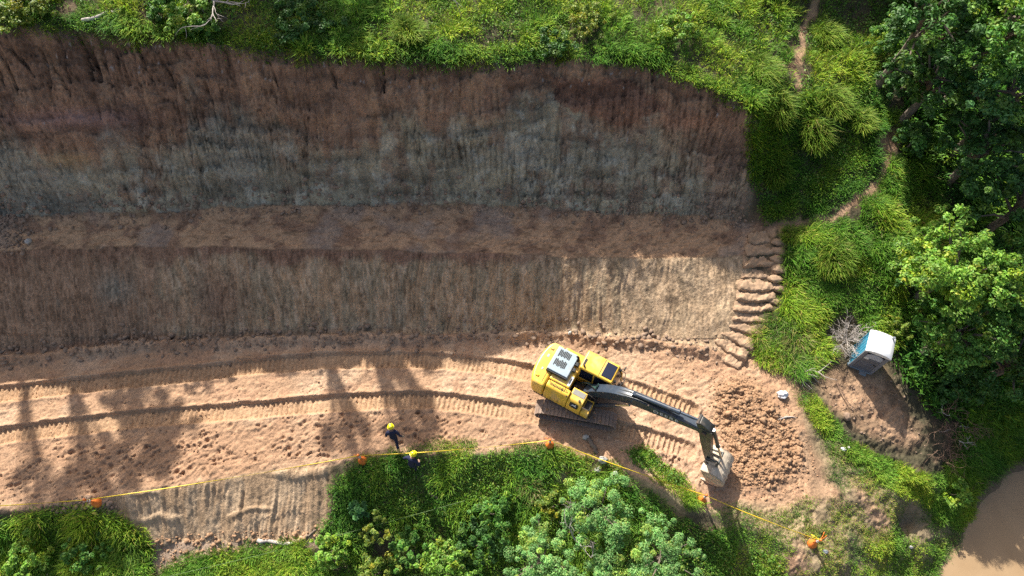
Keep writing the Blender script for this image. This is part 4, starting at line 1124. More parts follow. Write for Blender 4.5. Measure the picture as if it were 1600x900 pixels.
# ------------------------------------------------------------------ dead wood
def branch_curve(p, d, L, n, wig, droop=0.0):
    pts = [Vector(p)]; d = Vector(d).normalized()
    for i in range(n):
        d = (d + Vector((random.gauss(0, wig), random.gauss(0, wig), random.gauss(0, wig * .6) - droop))).normalized()
        pts.append(pts[-1] + d * (L / n))
    return pts
def grow(mb, p, d, L, r, depth, wig=.25, kids=3):
    n = 5
    pts = branch_curve(p, d, L, n, wig)
    for q in pts[1:]:
        q.z = max(q.z, float(zat(q.x, q.y)) + r)
    mb.tube(pts, [r * (1 - .75 * i / n) for i in range(n + 1)], 5)
    if depth:
        for k in range(kids):
            i = random.randint(1, n)
            dd = (pts[i] - pts[i - 1]).normalized() + Vector((random.gauss(0, .6), random.gauss(0, .6), random.gauss(0, .45)))
            grow(mb, pts[i], dd, L * random.uniform(.4, .65), r * .55, depth - 1, wig, kids)
def deadwood(name, label, cat, px, py, dirs, L, r, depth, mat, up=.3, z0=0, kids=3, lift=.05):
    g = ground(px, py, z0)
    o = tag(empty(name, g), label, cat)
    for a in dirs:
        mb = MB()
        grow(mb, g + Vector((0, 0, lift)), (math.cos(R(a)), math.sin(R(a)), up), L, r, depth, .22, kids)
        mb.v = [tuple(Vector(q) - g) for q in mb.v]
        mb.build('branch', mat, o, smooth=True)
    return o
deadwood('dry_bush', 'leafless grey dry bush at the back left of the toilet', 'dry bush', 1318, 536, range(0, 360, 20), 1.0, .022, 2, M['dead_wood'], .75, 0, 5, .35)
deadwood('fallen_branch', 'bleached forked branch lying left of the dirt stand, below the straw coloured tussock', 'branch', 1228, 580, (-8, -25, 12), 1.5, .04, 1, M['dead_wood'], .12, 0, 4)
deadwood('fallen_branch', 'bleached dead branch in the shrubs at the top left crest', 'branch', 345, 25, (-30, -70, 110, 160, 20), 1.7, .045, 2, M['dead_wood'], .5, 11, 3, .8)
deadwood('fallen_branch', 'long bare pale stick at the top edge left of the spiky tussock', 'branch', 672, 4, (-42,), 2.4, .045, 1, M['dead_wood'], -.02, 11, 2, .7)
deadwood('fallen_branch', 'thin bare pale stick at the top edge right of the longer one', 'branch', 700, 12, (-28,), 1.9, .03, 1, M['dead_wood'], -.02, 11, 2, .7)
deadwood('fallen_branch', 'bare twigs at the top edge, left of centre', 'branch', 405, 6, (20, 60, 150, -20), 1.0, .03, 2, M['dead_wood'], .4, 11, 3, .6)
deadwood('bare_twigs', 'bare grey twigs between the mint green crowns', 'twigs', 893, 850, (60, 100, 140, -60), 1.3, .03, 2, M['dead_wood'], .9, -1, 3, 1.6)
deadwood('fallen_branch', 'dark branch on the bare earth left of the toilet shadow', 'branch', 1306, 598, (-62,), 2.3, .028, 1, M['dry_brush'], -.02, 0, 1, .03)
deadwood('fallen_branch', 'short pale branch on the spoil below the white bag', 'branch', 1228, 652, (10, 185), .55, .045, 1, M['dead_wood'], .02, 0, 1, .05)
pile = tag(empty('brush_pile', ground(1490, 690, -1)), 'heap of brown dry vines and branches at the foot of the wood', 'brush pile')
for k in range(130):
    px, py = random.gauss(1488, 20), random.gauss(688, 24)
    g = ground(px, py, -1); mb = MB()
    a = random.uniform(0, 6.28)
    grow(mb, g + Vector((0, 0, random.uniform(.05, .7))), (math.cos(a), math.sin(a), random.uniform(-.1, .35)), random.uniform(.4, 1.0), random.uniform(.008, .02), 1, .35, 3)
    mb.v = [tuple(Vector(q) - pile.location) for q in mb.v]
    mb.build('branch', M['dry_brush'] if random.random() < .93 else M['dead_wood'], pile, smooth=True)
def log(label, a, b, r, mat, z0=0, name='fallen_log'):
    p, q = ground(*a, z0), ground(*b, z0)
    p.z += r * .7; q.z += r * .7
    mb = MB(); n = 9; d = q - p
    pts = [d * (i / n) + Vector((random.gauss(0, r * .25), random.gauss(0, r * .25), random.gauss(0, r * .15))) for i in range(n + 1)]
    mb.tube(pts, [r * (1 - .35 * i / n) * random.uniform(.9, 1.1) for i in range(n + 1)], 10)
    tag(mb.build(name, mat, None, smooth=True, loc=p), label, 'log', 'fallen logs')
log('white bleached log at the bottom of the raked bank', (402, 844), (456, 850), .10, M['dead_wood'], -2)
log('brown crooked branch continuing right from the white log', (468, 846), (494, 828), .06, M['bark'], -2)
log('pale weathered log on the bank below the near track', (918, 684), (932, 708), .13, M['bark'], 0)
log('long grey log under the shrubs on the crest, top left', (130, 34), (195, 16), .09, M['dead_wood'], 11)
log('short reddish log in the grass below the second worker', (672, 770), (690, 784), .08, M['brown_rock'], -1)
log('pale stick lying on the mint green bank, bottom edge', (1018, 862), (1038, 876), .03, M['dead_wood'], -1)

# ------------------------------------------------------------------ excavator
EX = Vector((3.24, 11.0, 0.0))
TRACK_YAW, UP_YAW = R(-10.7), R(-29.5)
ex = tag(empty('excavator', EX, TRACK_YAW), 'yellow crawler excavator with dark boom and dusty bucket on the work pad', 'excavator')
UPR = UP_YAW - TRACK_YAW
# undercarriage
car = MB(); car.box((0, 0, .62), (1.7, 1.6, .35), top=(1.3, 1.3)); car.box((0, 0, .5), (.7, 1.9, .3)); car.box((-.75, 0, .5), (.3, 1.9, .26)); car.box((.75, 0, .5), (.3, 1.9, .26))
car.build('undercarriage', M['under'], ex, bevel=.03)
sl = MB(); sl.lathe([(.62, .78), (.66, .82), (.66, .93), (.6, .96)], n=28); sl.build('slew_ring', M['under'], ex, smooth=True)
HWD, RAD, ZC = 1.50, .40, .46
PERI = 4 * HWD + 2 * math.pi * RAD; NSH = 46
def on_track(s):
    s = s % PERI
    if s < 2 * HWD: return (-HWD + s, ZC + RAD, 0.0)
    s -= 2 * HWD
    if s < math.pi * RAD:
        a = math.pi / 2 - s / RAD; return (HWD + RAD * math.cos(a), ZC + RAD * math.sin(a), a - math.pi / 2)
    s -= math.pi * RAD
    if s < 2 * HWD: return (HWD - s, ZC - RAD, math.pi)
    s -= 2 * HWD
    a = -math.pi / 2 - s / RAD; return (-HWD + RAD * math.cos(a), ZC + RAD * math.sin(a), a - math.pi / 2)
sh = MB(); sh.box((0, 0, .012), (.172, .70, .03)); 
for gxx in (-.062, 0, .062): sh.box((gxx, 0, .038), (.018, .70, .024), top=(.01, .70))
sh.box((0, .1, -.03), (.15, .05, .06)); sh.box((0, -.1, -.03), (.15, .05, .06))
shoe = sh.mesh('track_shoe', M['track'])
for sgn in (1, -1):
    tr = empty('track'); tr.parent = ex; tr.location = (0, sgn * 1.1, 0)
    for k in range(NSH):
        x, z, a = on_track(k * PERI / NSH)
        o = link_mesh('track_shoe', shoe, tr, (x, 0, z)); o.rotation_euler = (0, -a, 0)
    fr = MB(); fr.box((0, 0, .46), (2.9, .34, .34), top=(2.7, .26)); fr.box((0, -sgn * .02, .30), (2.5, .40, .10)); fr.box((0, sgn * .24, .5), (2.0, .16, .1))
    fr.build('track_frame', M['under'], tr, bevel=.03)
    for nm, x, rr in (('sprocket', -HWD, .33), ('idler', HWD, .34)):
        w = MB(); w.tube([(x, -.16, ZC), (x, .16, ZC)], rr, 24); w.tube([(x, -.24, ZC), (x, .24, ZC)], .16, 16); w.build(nm, M['under'], tr, smooth=True)
    for k in range(7):
        w = MB(); x = -1.05 + .35 * k; w.tube([(x, -.2, .19), (x, .2, .19)], .10, 12); w.build('roller', M['under'], tr, smooth=True)

def up(mb, name, mats, bevel=0, smooth=False, parent=None, seg=2):
    if parent is None:
        return mb.build(name, mats, ex, bevel, smooth, seg, rz=UPR)
    return mb.build(name, mats, parent, bevel, smooth, seg)
deck = MB(); deck.plan([(-1.9, -1.18), (.85, -1.18), (.95, -.45), (.95, .2), (1.45, .25), (1.45, 1.2), (-1.9, 1.2)], .96, 1.12); up(deck, 'deck', M['under'], .02)
deckp = MB(); deckp.box((.2, -.1, 1.30), (.95, .5, .3)); deckp.tube([(.1, .12, 1.3), (.1, .12, 1.62)], .12, 12); deckp.tube([(-.2, -.2, 1.3), (-.2, -.2, 1.7)], .09, 10); up(deckp, 'valve_block', M['under'], .02)
# counterweight
arc = [(-1.40, -1.18)] + [(-1.86 - .46 * math.cos(t) ** .8, 1.18 * math.sin(t)) for t in np.linspace(-R(84), R(84), 15)] + [(-1.40, 1.18)]
cw = MB(); cw.plan(arc, 1.0, 2.18, inset=.035); cwo = up(cw, 'counterweight', M['yellow'], .14, seg=4)
hk = MB()
for l in (-.75, .75): hk.box((-1.95, l, 2.20), (.16, .10, .07))
up(hk, 'lifting_eyes', M['yellow'], .02)
# engine hood with raised grey cover
hood = MB(); hood.prism([(-1.40, 1.1), (-.36, 1.1), (-.36, 2.16), (-1.40, 2.16)], -.62, 1.17); ho = up(hood, 'engine_hood', M['yellow'], .07, seg=3)
cov = MB(); cov.box((-1.18, .33, 2.27), (1.10, 1.30, .24), top=(1.04, 1.24)); co = up(cov, 'hood_cover', M['grey_panel'], .03)
rim = MB(); rim.box((-1.18, -.345, 2.26), (1.06, .05, .17)); up(rim, 'hood_cover_edge', M['black'], .01)
for bi, l0 in enumerate((.02, .50)):
    for r_ in range(8):
        s = MB(); f = -1.52 + .075 * r_
        lo = l0 + random.uniform(-.04, .04); ln = .36 + random.uniform(-.07, .03)
        s.box((f, lo + .16, 2.397), (.05, ln, .012)); up(s, 'louver', M['black'], 0, parent=co)
vent = MB()
for k in range(11): vent.box((-1.52 + .075 * k, -.76, 2.155), (.03, .12, .02))
hook = MB(); hook.box((-.55, .55, 2.30), (.16, .20, .16)); hook.box((-.55, .24, 2.28), (.14, .18, .14)); up(hook, 'exhaust_box', M['black'], .02)
pipe = MB(); pipe.tube([(-.62, .80, 2.16), (-.62, .80, 2.52), (-.70, .80, 2.60)], .055, 10); up(pipe, 'exhaust_pipe', M['black'], 0, True)
dec = MB(); dec.box((-.46, -.28, 2.168), (.13, .50, .012)); up(dec, 'warning_plate', M['white_paint'])
dec2 = MB(); dec2.box((-.46, -.28, 2.178), (.07, .30, .008)); up(dec2, 'warning_print', M['dark_steel'])
# right side: pump house and tank with sloped shoulders
side_prof = lambda top, l_in: [(l_in, 1.1), (-1.20, 1.1), (-1.20, 1.62), (-1.02, top - .08), (-.92, top), (l_in, top)]
def along(prof, f0, f1):
    mb = MB(); n = len(prof)
    vs = [(f0, p[0], p[1]) for p in prof] + [(f1, p[0], p[1]) for p in prof]
    fs = [tuple(range(n)), tuple(range(2 * n - 1, n - 1, -1))] + [(i, i + n, (i + 1) % n + n, (i + 1) % n) for i in range(n)]
    mb.add(vs, fs); return mb
so = up(along(side_prof(2.10, -.64), -1.38, -.22), 'side_panel', M['yellow'], .045, seg=3)
to = up(along(side_prof(1.98, -.36), -.20, .52), 'fuel_tank', M['yellow'], .045, seg=3)
tb = up(along([(-.42, 1.1), (-1.18, 1.1), (-1.18, 1.48), (-1.08, 1.58), (-.42, 1.58)], .535, .92), 'tool_box', M['yellow'], .035)
v2 = MB()
for k in range(11): v2.box((-1.22 + .07 * k, -.80, 2.104), (.028, .13, .014))
up(v2, 'side_vent', M['black'])
gr = MB(); gr.box((.16, -.56, 1.99), (.58, .26, .022)); up(gr, 'step_grating', M['grating'])
cap = MB(); cap.lathe([(.055, 1.97), (.055, 2.06), (.03, 2.08)], (.32, -.88, 0), 14); up(cap, 'filler_cap', M['under'], 0, True)
gb = MB(); gb.box((.74, -.72, 1.595), (.30, .42, .03)); up(gb, 'grip_step', M['black'], .01)
fs_ = MB(); fs_.box((1.0, -1.0, 1.28), (.12, .30, .06)); fs_.box((1.0, -1.14, 1.18), (.12, .03, .24)); fs_.box((1.0, -.86, 1.18), (.12, .03, .24)); up(fs_, 'foot_step', M['under'], .008)
rail = MB(); rail.tube([(.55, -1.08, 1.58), (.58, -1.08, 2.02), (.85, -1.08, 2.02), (.98, -1.08, 1.75), (.98, -1.08, 1.30)], .018, 8); rail.tube([(.5, -.45, 1.98), (.55, -.45, 2.2), (.9, -.45, 2.05), (.95, -.45, 1.3)], .018, 8); up(rail, 'hand_rail', M['under'], 0, True)
rail2 = MB(); rail2.tube([(-1.3, -.70, 2.1), (-1.3, -.70, 2.3), (-.5, -.70, 2.3), (-.5, -.70, 2.1)], .016, 8); up(rail2, 'hand_rail', M['black'], 0, True)
for (f, l) in ((-.30, -1.0), (-.34, -.60), (-1.62, -.62)):
    b_ = MB(); b_.lathe([(.03, 2.08), (.035, 2.16), (.02, 2.18)], (f, l, 0), 10); up(b_, 'latch', M['black'], 0, True)
for f in (-1.0, -.62):
    sm_ = MB(); sm_.box((f, -1.205, 1.36), (.012, .012, .48)); sm_.box((f, -.80, 2.105), (.012, .24, .01)); up(sm_, 'panel_seam', M['black'])
for (f, l, a_, b_) in ((-1.62, .0, .02, 1.9), (-.86, -.5, .9, .02)):
    sm_ = MB(); sm_.box((f, l, 2.185 if f < -1.5 else 2.168), (a_, b_, .01)); up(sm_, 'panel_seam', M['black'])
for (f, l, w_, d_) in ((-1.95, .35, .10, .16), (-1.9, -.35, .08, .12)):
    pt_ = MB(); pt_.box((f, l, 2.192), (w_, d_, .01)); up(pt_, 'sticker', M['grey_panel'])
mu = MB()
for k in range(26):
    f = random.uniform(-1.4, 1.4); l = random.choice((-1.1, 1.1)) + random.uniform(-.3, .3)
    mu.lathe([(.0, .0), (random.uniform(.03, .08), .0), (random.uniform(.02, .05), random.uniform(.02, .05)), (0, random.uniform(.03, .06))], (f, l, ZC + RAD + .045), 7)
tag(mu.build('caked_mud', M['clod'], ex, smooth=True), kind='stuff')
# emblem on the tank shoulder: black plate, pale leaping animal
e0 = Vector((.16, -1.02, 1.90)); ea = Vector((1, 0, 0)); eb = Vector((0, .52, .855)).normalized(); en = ea.cross(eb)
def on_shoulder(pts, h):
    return [e0 + ea * p[0] + eb * p[1] + en * h for p in pts]
sh_n = Vector((0, -.855, .52)) if False else None
def flat(pts3, name, mat, parent):
    mb = MB(); mb.add(pts3, [tuple(range(len(pts3)))]); return up(mb, name, mat, parent=parent)
# shoulder runs from (-1.20,1.62) to (-1.02,1.90)
s0 = Vector((0, -1.20, 1.62)); s1 = Vector((0, -1.02, 1.90)); eb = (s1 - s0).normalized(); en = ea.cross(eb).normalized()
en = en if en.y < 0 else -en
e0 = Vector((.16, -1.11, 1.76)) + en * .008
def rr_rect(w, h, r, n=5):
    out = []
    for cx_, cy_, a0 in ((w - r, h - r, 0), (-w + r, h - r, 90), (-w + r, -h + r, 180), (w - r, -h + r, 270)):
        for k in range(n + 1):
            a = R(a0 + 90 * k / n); out.append((cx_ + r * math.cos(a), cy_ + r * math.sin(a)))
    return out
em = MB(); em.add(on_shoulder(rr_rect(.21, .135, .07), .004), [tuple(range(24))]); emo = up(em, 'emblem', M['black'])
deer = [(-.15, -.03), (-.10, -.01), (-.06, .035), (.03, .03), (.06, .06), (.07, .10), (.085, .075), (.12, .07), (.09, .045), (.085, .01), (.13, -.03), (.12, -.045), (.06, -.012), (.04, -.03), (-.02, -.01), (-.07, -.015), (-.11, -.06), (-.12, -.05), (-.10, -.025)]
dm = MB(); dm.add(on_shoulder(deer, .010), [tuple(range(len(deer)))]); up(dm, 'emblem_figure', M['white_paint'], parent=emo)
# cab
cabp = [(-.32, 1.12), (1.30, 1.12), (1.52, 1.55), (1.44, 2.30), (1.22, 2.84), (-.28, 2.84), (-.36, 2.2)]
cb = MB(); cb.prism(cabp, .28, 1.18); cabo = up(cb, 'cab', M['glass'], .03)
low_ = MB(); low_.prism([(-.35, 1.11), (1.31, 1.11), (1.5, 1.5), (.6, 1.5), (.4, 1.75), (-.37, 1.75)], .255, 1.205); up(low_, 'cab_lower', M['yellow'], .02, parent=cabo)
for l in (.285, 1.175):
    p_ = MB()
    p_.tube([(1.50, l, 1.5), (1.455, l, 2.30), (1.24, l, 2.86)], .04, 8); p_.tube([(.42, l, 1.5), (.40, l, 2.86)], .04, 8); p_.tube([(-.34, l, 1.5), (-.30, l, 2.86)], .05, 8)
    up(p_, 'cab_pillar', M['yellow'], 0, True, parent=cabo)
rf = MB(); rf.box((.46, .73, 2.90), (1.66, 1.02, .12), top=(1.56, .92)); rfo = up(rf, 'cab_roof', M['yellow'], .045, parent=cabo, seg=3)
hat = MB(); hat.box((.93, .73, 2.972), (.50, .74, .03)); up(hat, 'roof_window', M['glass'], .012, parent=cabo)
seam = MB(); seam.box((.58, .73, 2.966), (.02, .86, .012)); seam.box((-.22, .60, 2.968), (.10, .34, .014)); up(seam, 'roof_seam', M['black'], parent=cabo)
for (f, l) in ((1.30, .42), (1.30, 1.04)):
    lt = MB(); lt.tube([(f, l, 2.90), (f + .10, l, 2.88)], .07, 12); up(lt, 'work_lamp', M['black'], 0, True, parent=cabo)
gd = MB(); gd.tube([(1.28, .34, 2.80), (1.62, .36, 2.70), (1.70, .73, 2.68), (1.62, 1.10, 2.70), (1.28, 1.12, 2.80)], .02, 8); gd.tube([(1.70, .73, 2.68), (1.66, .73, 1.55)], .015, 6); gd.tube([(1.62, .36, 2.70), (1.60, .36, 1.55)], .015, 6); up(gd, 'front_guard', M['black'], 0, True, parent=cabo)
mr = MB(); mr.tube([(1.25, 1.2, 2.3), (1.45, 1.42, 2.35)], .012, 6); mr.box((1.48, 1.46, 2.3), (.05, .16, .26)); up(mr, 'mirror', M['black'], parent=cabo)
bz = MB(); bz.lathe([(.05, 2.96), (.05, 3.05), (.03, 3.09)], (-.18, .40, 0), 12); up(bz, 'beacon', M['under'], 0, True, parent=cabo)
# boom
def ribbon(cl, hd):
    top, bot = [], []
    for i, p in enumerate(cl):
        a = Vector(cl[max(i - 1, 0)]); b = Vector(cl[min(i + 1, len(cl) - 1)]); d = (b - a).normalized(); n = Vector((-d.y, d.x))
        top.append(tuple(Vector(p) + n * hd[i])); bot.append(tuple(Vector(p) - n * hd[i]))
    return top + bot[::-1]
def catmull(pts, k=5):
    out = []
    for i in range(len(pts) - 1):
        p0, p1, p2, p3 = (np.array(pts[max(0, min(len(pts) - 1, q))], float) for q in (i - 1, i, i + 1, i + 2))
        for j in range(k):
            t = j / k
            out.append(tuple(.5 * (2 * p1 + (p2 - p0) * t + (2 * p0 - 5 * p1 + 4 * p2 - p3) * t * t + (3 * p1 - p0 - 3 * p2 + p3) * t ** 3)))
    out.append(tuple(pts[-1])); return out
BL = -.12
ctl = [(.35, 1.72, .17), (.95, 2.42, .26), (1.65, 3.12, .32), (2.40, 3.55, .35), (3.4, 3.82, .30), (4.5, 4.05, .23), (5.6, 4.28, .15)]
cc = catmull(ctl)
bm_ = MB(); bm_.prism(ribbon([(c[0], c[1]) for c in cc], [c[2] for c in cc]), BL - .21, BL + .21); boom = up(bm_, 'boom', M['dark_steel'], .025)
flg = MB()
for f, z in ((.35, 1.72), (5.6, 4.28)): flg.tube([(f, BL - .30, z), (f, BL + .30, z)], .13 if f < 1 else .11, 16)
up(flg, 'boom_pin', M['under'], 0, True)
bkt_ = MB(); bkt_.box((.30, BL - .33, 1.45), (.5, .06, .8), top=(.25, .06)); bkt_.box((.30, BL + .30, 1.45), (.5, .06, .8), top=(.25, .06)); up(bkt_, 'boom_bracket', M['under'], .01)
for l in (BL - .33, BL + .33):
    cyl = MB(); a = Vector((.92, l, 1.25)); b = Vector((2.4, l, 3.42)); d = (b - a).normalized()
    cyl.tube([a, a + d * 1.65], .085, 14); cyo = up(cyl, 'boom_cylinder', M['dark_steel'], 0, True)
    rd = MB(); rd.tube([a + d * 1.65, b], .05, 12); up(rd, 'cylinder_rod', M['chrome'], 0, True, parent=cyo)
cyl = MB(); a = Vector((2.45, BL, 4.06)); b = Vector((5.22, BL, 4.78)); d = (b - a).normalized()
cyl.tube([a, a + d * 1.9], .10, 14); cyl.tube([a + d * 1.85, a + d * 1.98], .12, 14); cyl.box(tuple(a - Vector((0, 0, .12))), (.3, .16, .35)); cyo = up(cyl, 'stick_cylinder', M['dark_steel'], 0, True)
rd = MB(); rd.tube([a + d * 1.95, b], .055, 12); up(rd, 'cylinder_rod', M['dark_steel'], 0, True, parent=cyo)
for k, l in enumerate((-.16, -.10, .10, .16, .05)):
    hs = MB(); pts = []
    for c in cc[2 + k % 2:22 + 3 * (k % 3)]:
        pts.append((c[0] - .02, BL + l + .012 * math.sin(c[0] * 5 + k), c[1] + c[2] + .035 + .02 * math.sin(c[0] * 3 + k * 2)))
    hs.tube(pts, .021, 6); up(hs, 'hydraulic_hose', M['hose'], 0, True)
for k in range(6):
    hs = MB(); l0 = -.3 + .12 * k
    hs.tube(catmull([(-.15 + .1 * k, .08 + .02 * k, 1.5), (.05 + .05 * k, .05, 1.95 + .05 * k), (.4 + .05 * k, -.02, 2.25), (.75, BL + (-.16 + .06 * k), 2.75)], 5), .024, 6); up(hs, 'hydraulic_hose', M['green_hose'] if k % 2 else M['hose'], 0, True)
for (f_, z_) in ((1.12, 2.98), (1.75, 3.56), (3.1, 4.10)):
    cl_ = MB(); cl_.box((f_, BL, z_), (.05, .46, .03)); up(cl_, 'hose_clamp', M['under'])
# lettering on the near web of the boom
cu = bpy.data.curves.new('lettering', 'FONT'); cu.body = 'DEERE'; cu.size = .34; cu.extrude = .003; cu.space_character = 1.25
tmp = bpy.data.objects.new('lettering_source', cu); COL.objects.link(tmp)
bpy.context.view_layer.update()
me = bpy.data.meshes.new_from_object(tmp.evaluated_get(bpy.context.evaluated_depsgraph_get()))
bpy.data.objects.remove(tmp); me.materials.clear(); me.materials.append(M['white_paint'])
def letter(me, f, z, sl, l):
    o = link_mesh('lettering', me, boom)
    o.matrix_local = Matrix.Translation((f, l, z)) @ Matrix.Rotation(-sl, 4, 'Y') @ Matrix.Rotation(math.pi / 2, 4, 'X')
    return o
letter(me, 3.4, 3.72, math.atan2(.23, 1.1), BL - .216)
# stick
sctl = [(5.16, 4.86, .10), (5.38, 4.62, .22), (5.62, 4.26, .29), (5.85, 3.4, .24), (6.15, 2.45, .19), (6.50, 1.36, .12)]
sc = catmull(sctl, 4)
st = MB(); st.prism(ribbon([(c[0], c[1]) for c in sc], [c[2] for c in sc]), BL - .19, BL + .19); sto = up(st, 'stick', M['stick_paint'], .025)
pl_ = MB(); pl_.box((5.62, BL + .205, 4.28), (.5, .03, .55)); pl_.box((5.62, BL - .205, 4.28), (.5, .03, .55)); up(pl_, 'stick_plate', M['stick_paint'], .01, parent=sto)
pn = MB(); pn.tube([(6.50, BL - .30, 1.36), (6.50, BL + .30, 1.36)], .085, 14); pn.tube([(5.16, BL - .22, 4.86), (5.16, BL + .22, 4.86)], .07, 12); up(pn, 'stick_pin', M['under'], 0, True)
cyl = MB(); a = Vector((5.86, BL, 4.52)); b = Vector((6.90, BL, 2.0)); d = (b - a).normalized()
cyl.tube([a, a + d * 1.5], .08, 14); cyl.tube([a + d * 1.46, a + d * 1.56], .10, 14); cyo = up(cyl, 'bucket_cylinder', M['dark_steel'], 0, True)
rd = MB(); rd.tube([a + d * 1.55, b], .045, 12); up(rd, 'cylinder_rod', M['chrome'], 0, True, parent=cyo)
lk = MB()
for l in (BL - .24, BL + .24):
    lk.tube([(6.90, l, 2.0), (6.38, l, 1.72)], .05, 8); lk.tube([(6.90, l, 2.0), (6.92, l, 1.46)], .055, 8)
lk.tube([(6.90, BL - .28, 2.0), (6.90, BL + .28, 2.0)], .05, 10)
up(lk, 'bucket_link', M['stick_paint'], 0, True)
# bucket: curved shell, two cheeks, ears and teeth; its mouth faces the machine
outer = catmull([(6.40, 1.22), (6.85, 1.38), (7.32, 1.24), (7.62, .85), (7.60, .45), (7.38, .18), (7.02, .03)], 4)
inner = []
for i, p in enumerate(outer):
    a_ = Vector(outer[max(i - 1, 0)]); b_ = Vector(outer[min(i + 1, len(outer) - 1)]); dd = (b_ - a_).normalized(); inner.append(tuple(Vector(p) + Vector((dd.y, -dd.x)) * .035))
BW = .68
bk = MB(); n_ = len(outer)
for s_ in range(n_ - 1):
    q = [outer[s_], outer[s_ + 1], inner[s_ + 1], inner[s_]]
    bk.prism(q, BL - BW, BL + BW)
bko = up(bk, 'bucket', M['bucket'], 0)
for l in (-BW, BW):
    ck = MB(); ck.prism(outer, BL + l - .02 * np.sign(l) - .018, BL + l - .02 * np.sign(l) + .018); up(ck, 'bucket_cheek', M['bucket'], .006, parent=bko)
for l in (-.24, .24):
    er = MB(); er.prism([(6.38, 1.2), (6.36, 1.44), (6.6, 1.5), (6.98, 1.56), (7.06, 1.22), (6.78, 1.25)], BL + l - .025, BL + l + .025); up(er, 'bucket_ear', M['bucket'], .01, parent=bko)
wr_ = MB()
for l in (-.3, 0, .3): wr_.prism([(p[0] + .0, p[1]) for p in outer[8:17]] + [(p[0] + .03, p[1] - .01) for p in outer[8:17]][::-1], BL + l - .05, BL + l + .05)
up(wr_, 'wear_strip', M['bucket'], parent=bko)
for k in range(5):
    l = BL - BW + .08 + k * (2 * BW - .16) / 4
    th_ = MB(); th_.box((6.96, l, .035), (.22, .10, .08)); th_.add([(6.86, l - .05, -.0), (6.86, l + .05, -.0), (6.86, l + .05, .07), (6.86, l - .05, .07), (6.70, l - .035, -.02), (6.70, l + .035, -.02), (6.70, l + .035, .01), (6.70, l - .035, .01)], [(0, 3, 2, 1), (4, 5, 6, 7), (0, 1, 5, 4), (1, 2, 6, 5), (2, 3, 7, 6), (3, 0, 4, 7)])
    up(th_, 'bucket_tooth', M['bucket'], .006, parent=bko)
bpy.context.view_layer.update()

# ------------------------------------------------------------------ portable toilet
fl = Vector([float(q) for q in P(1325, 572, 0)]); fr_ = Vector([float(q) for q in P(1358, 585, 0)])
yaw = math.atan2((fr_ - fl).y, (fr_ - fl).x); W = 1.08
ux = Vector((math.cos(yaw), math.sin(yaw), 0)); uy = Vector((-math.sin(yaw), math.cos(yaw), 0))
tb0 = fl + ux * W / 2 + uy * W / 2
wc = tag(empty('portable_toilet', (tb0.x, tb0.y, float(zat(tb0.x, tb0.y)) - .01), yaw), 'blue portable toilet with white roof and dark grey door', 'toilet')
h = W / 2
bs = MB(); bs.box((0, 0, .09), (W + .06, W + .06, .10)); bs.box((0, -.42, .02), (W + .16, .14, .10)); bs.box((0, .42, .02), (W + .16, .14, .10)); bs.box((.18, -h - .12, .06), (.34, .2, .07)); bs.build('base', M['toilet_base'], wc, bevel=.02)
for nm, c, s in (('side_wall', (-h + .02, 0, 1.08), (.04, W - .05, 1.92)), ('side_wall', (h - .02, 0, 1.08), (.04, W - .05, 1.92)), ('back_wall', (0, h - .02, 1.08), (W - .06, .04, 1.92))):
    w_ = MB(); w_.box(c, s); wo = w_.build(nm, M['toilet_blue'], wc, bevel=.01)
    for k in range(5):
        rb_ = MB()
        if nm == 'side_wall': rb_.box((c[0] + math.copysign(.024, c[0]), -.4 + .2 * k, 1.05), (.014, .07, 1.6))
        else: rb_.box((-.4 + .2 * k, c[1] + .024, 1.05), (.07, .014, 1.6))
        rb_.build('panel_rib', M['toilet_blue'], wo)
for x in (-h, h):
    for y in (-h, h):
        cp = MB(); cp.box((x * .985, y * .985, 1.09), (.09, .09, 1.96)); cp.build('corner_post', M['toilet_frame'] if y < 0 else M['toilet_blue'], wc, bevel=.02)
ff = MB(); ff.box((-.46, -h + .01, 1.08), (.10, .05, 1.9)); ff.box((.46, -h + .01, 1.08), (.10, .05, 1.9)); ff.box((0, -h + .01, 2.02), (1.0, .05, .10)); ff.build('door_frame', M['toilet_frame'], wc, bevel=.008)
dr = MB(); dr.box((0, -h + .005, .98), (.80, .05, 1.66)); dro = dr.build('door', M['toilet_grey'], wc, bevel=.012)
for (x, z, w_, hh_) in ((0, .55, .66, .56), (0, 1.18, .66, .40)):
    pn_ = MB()
    pn_.box((x, -h - .024, z + hh_ / 2), (w_, .012, .03)); pn_.box((x, -h - .024, z - hh_ / 2), (w_, .012, .03)); pn_.box((x - w_ / 2, -h - .024, z), (.03, .012, hh_)); pn_.box((x + w_ / 2, -h - .024, z), (.03, .012, hh_))
    pn_.build('door_moulding', M['toilet_frame'], dro)
vp = [(-.36, 1.50), (.36, 1.50), (.36, 1.70)] + [(.36 * math.cos(t), 1.70 + .24 * math.sin(t)) for t in np.linspace(.1, math.pi - .1, 11)] + [(-.36, 1.70)]
vt = MB(); vt.prism(vp, -h - .034, -h - .018); vt.build('vent_screen', M['mesh_white'], dro)
va = MB(); va.prism([(p[0] * 1.1, 1.5 + (p[1] - 1.5) * 1.08 - .01) for p in vp], -h - .026, -h - .012); va.build('vent_frame', M['toilet_frame'], dro)
sg = MB(); sg.box((-.26, -h - .032, 1.42), (.22, .008, .14)); sg.build('door_sign', M['white_paint'], dro)
lt = MB(); lt.box((.30, -h - .035, 1.02), (.12, .02, .06)); lt.build('latch', M['black'], dro)
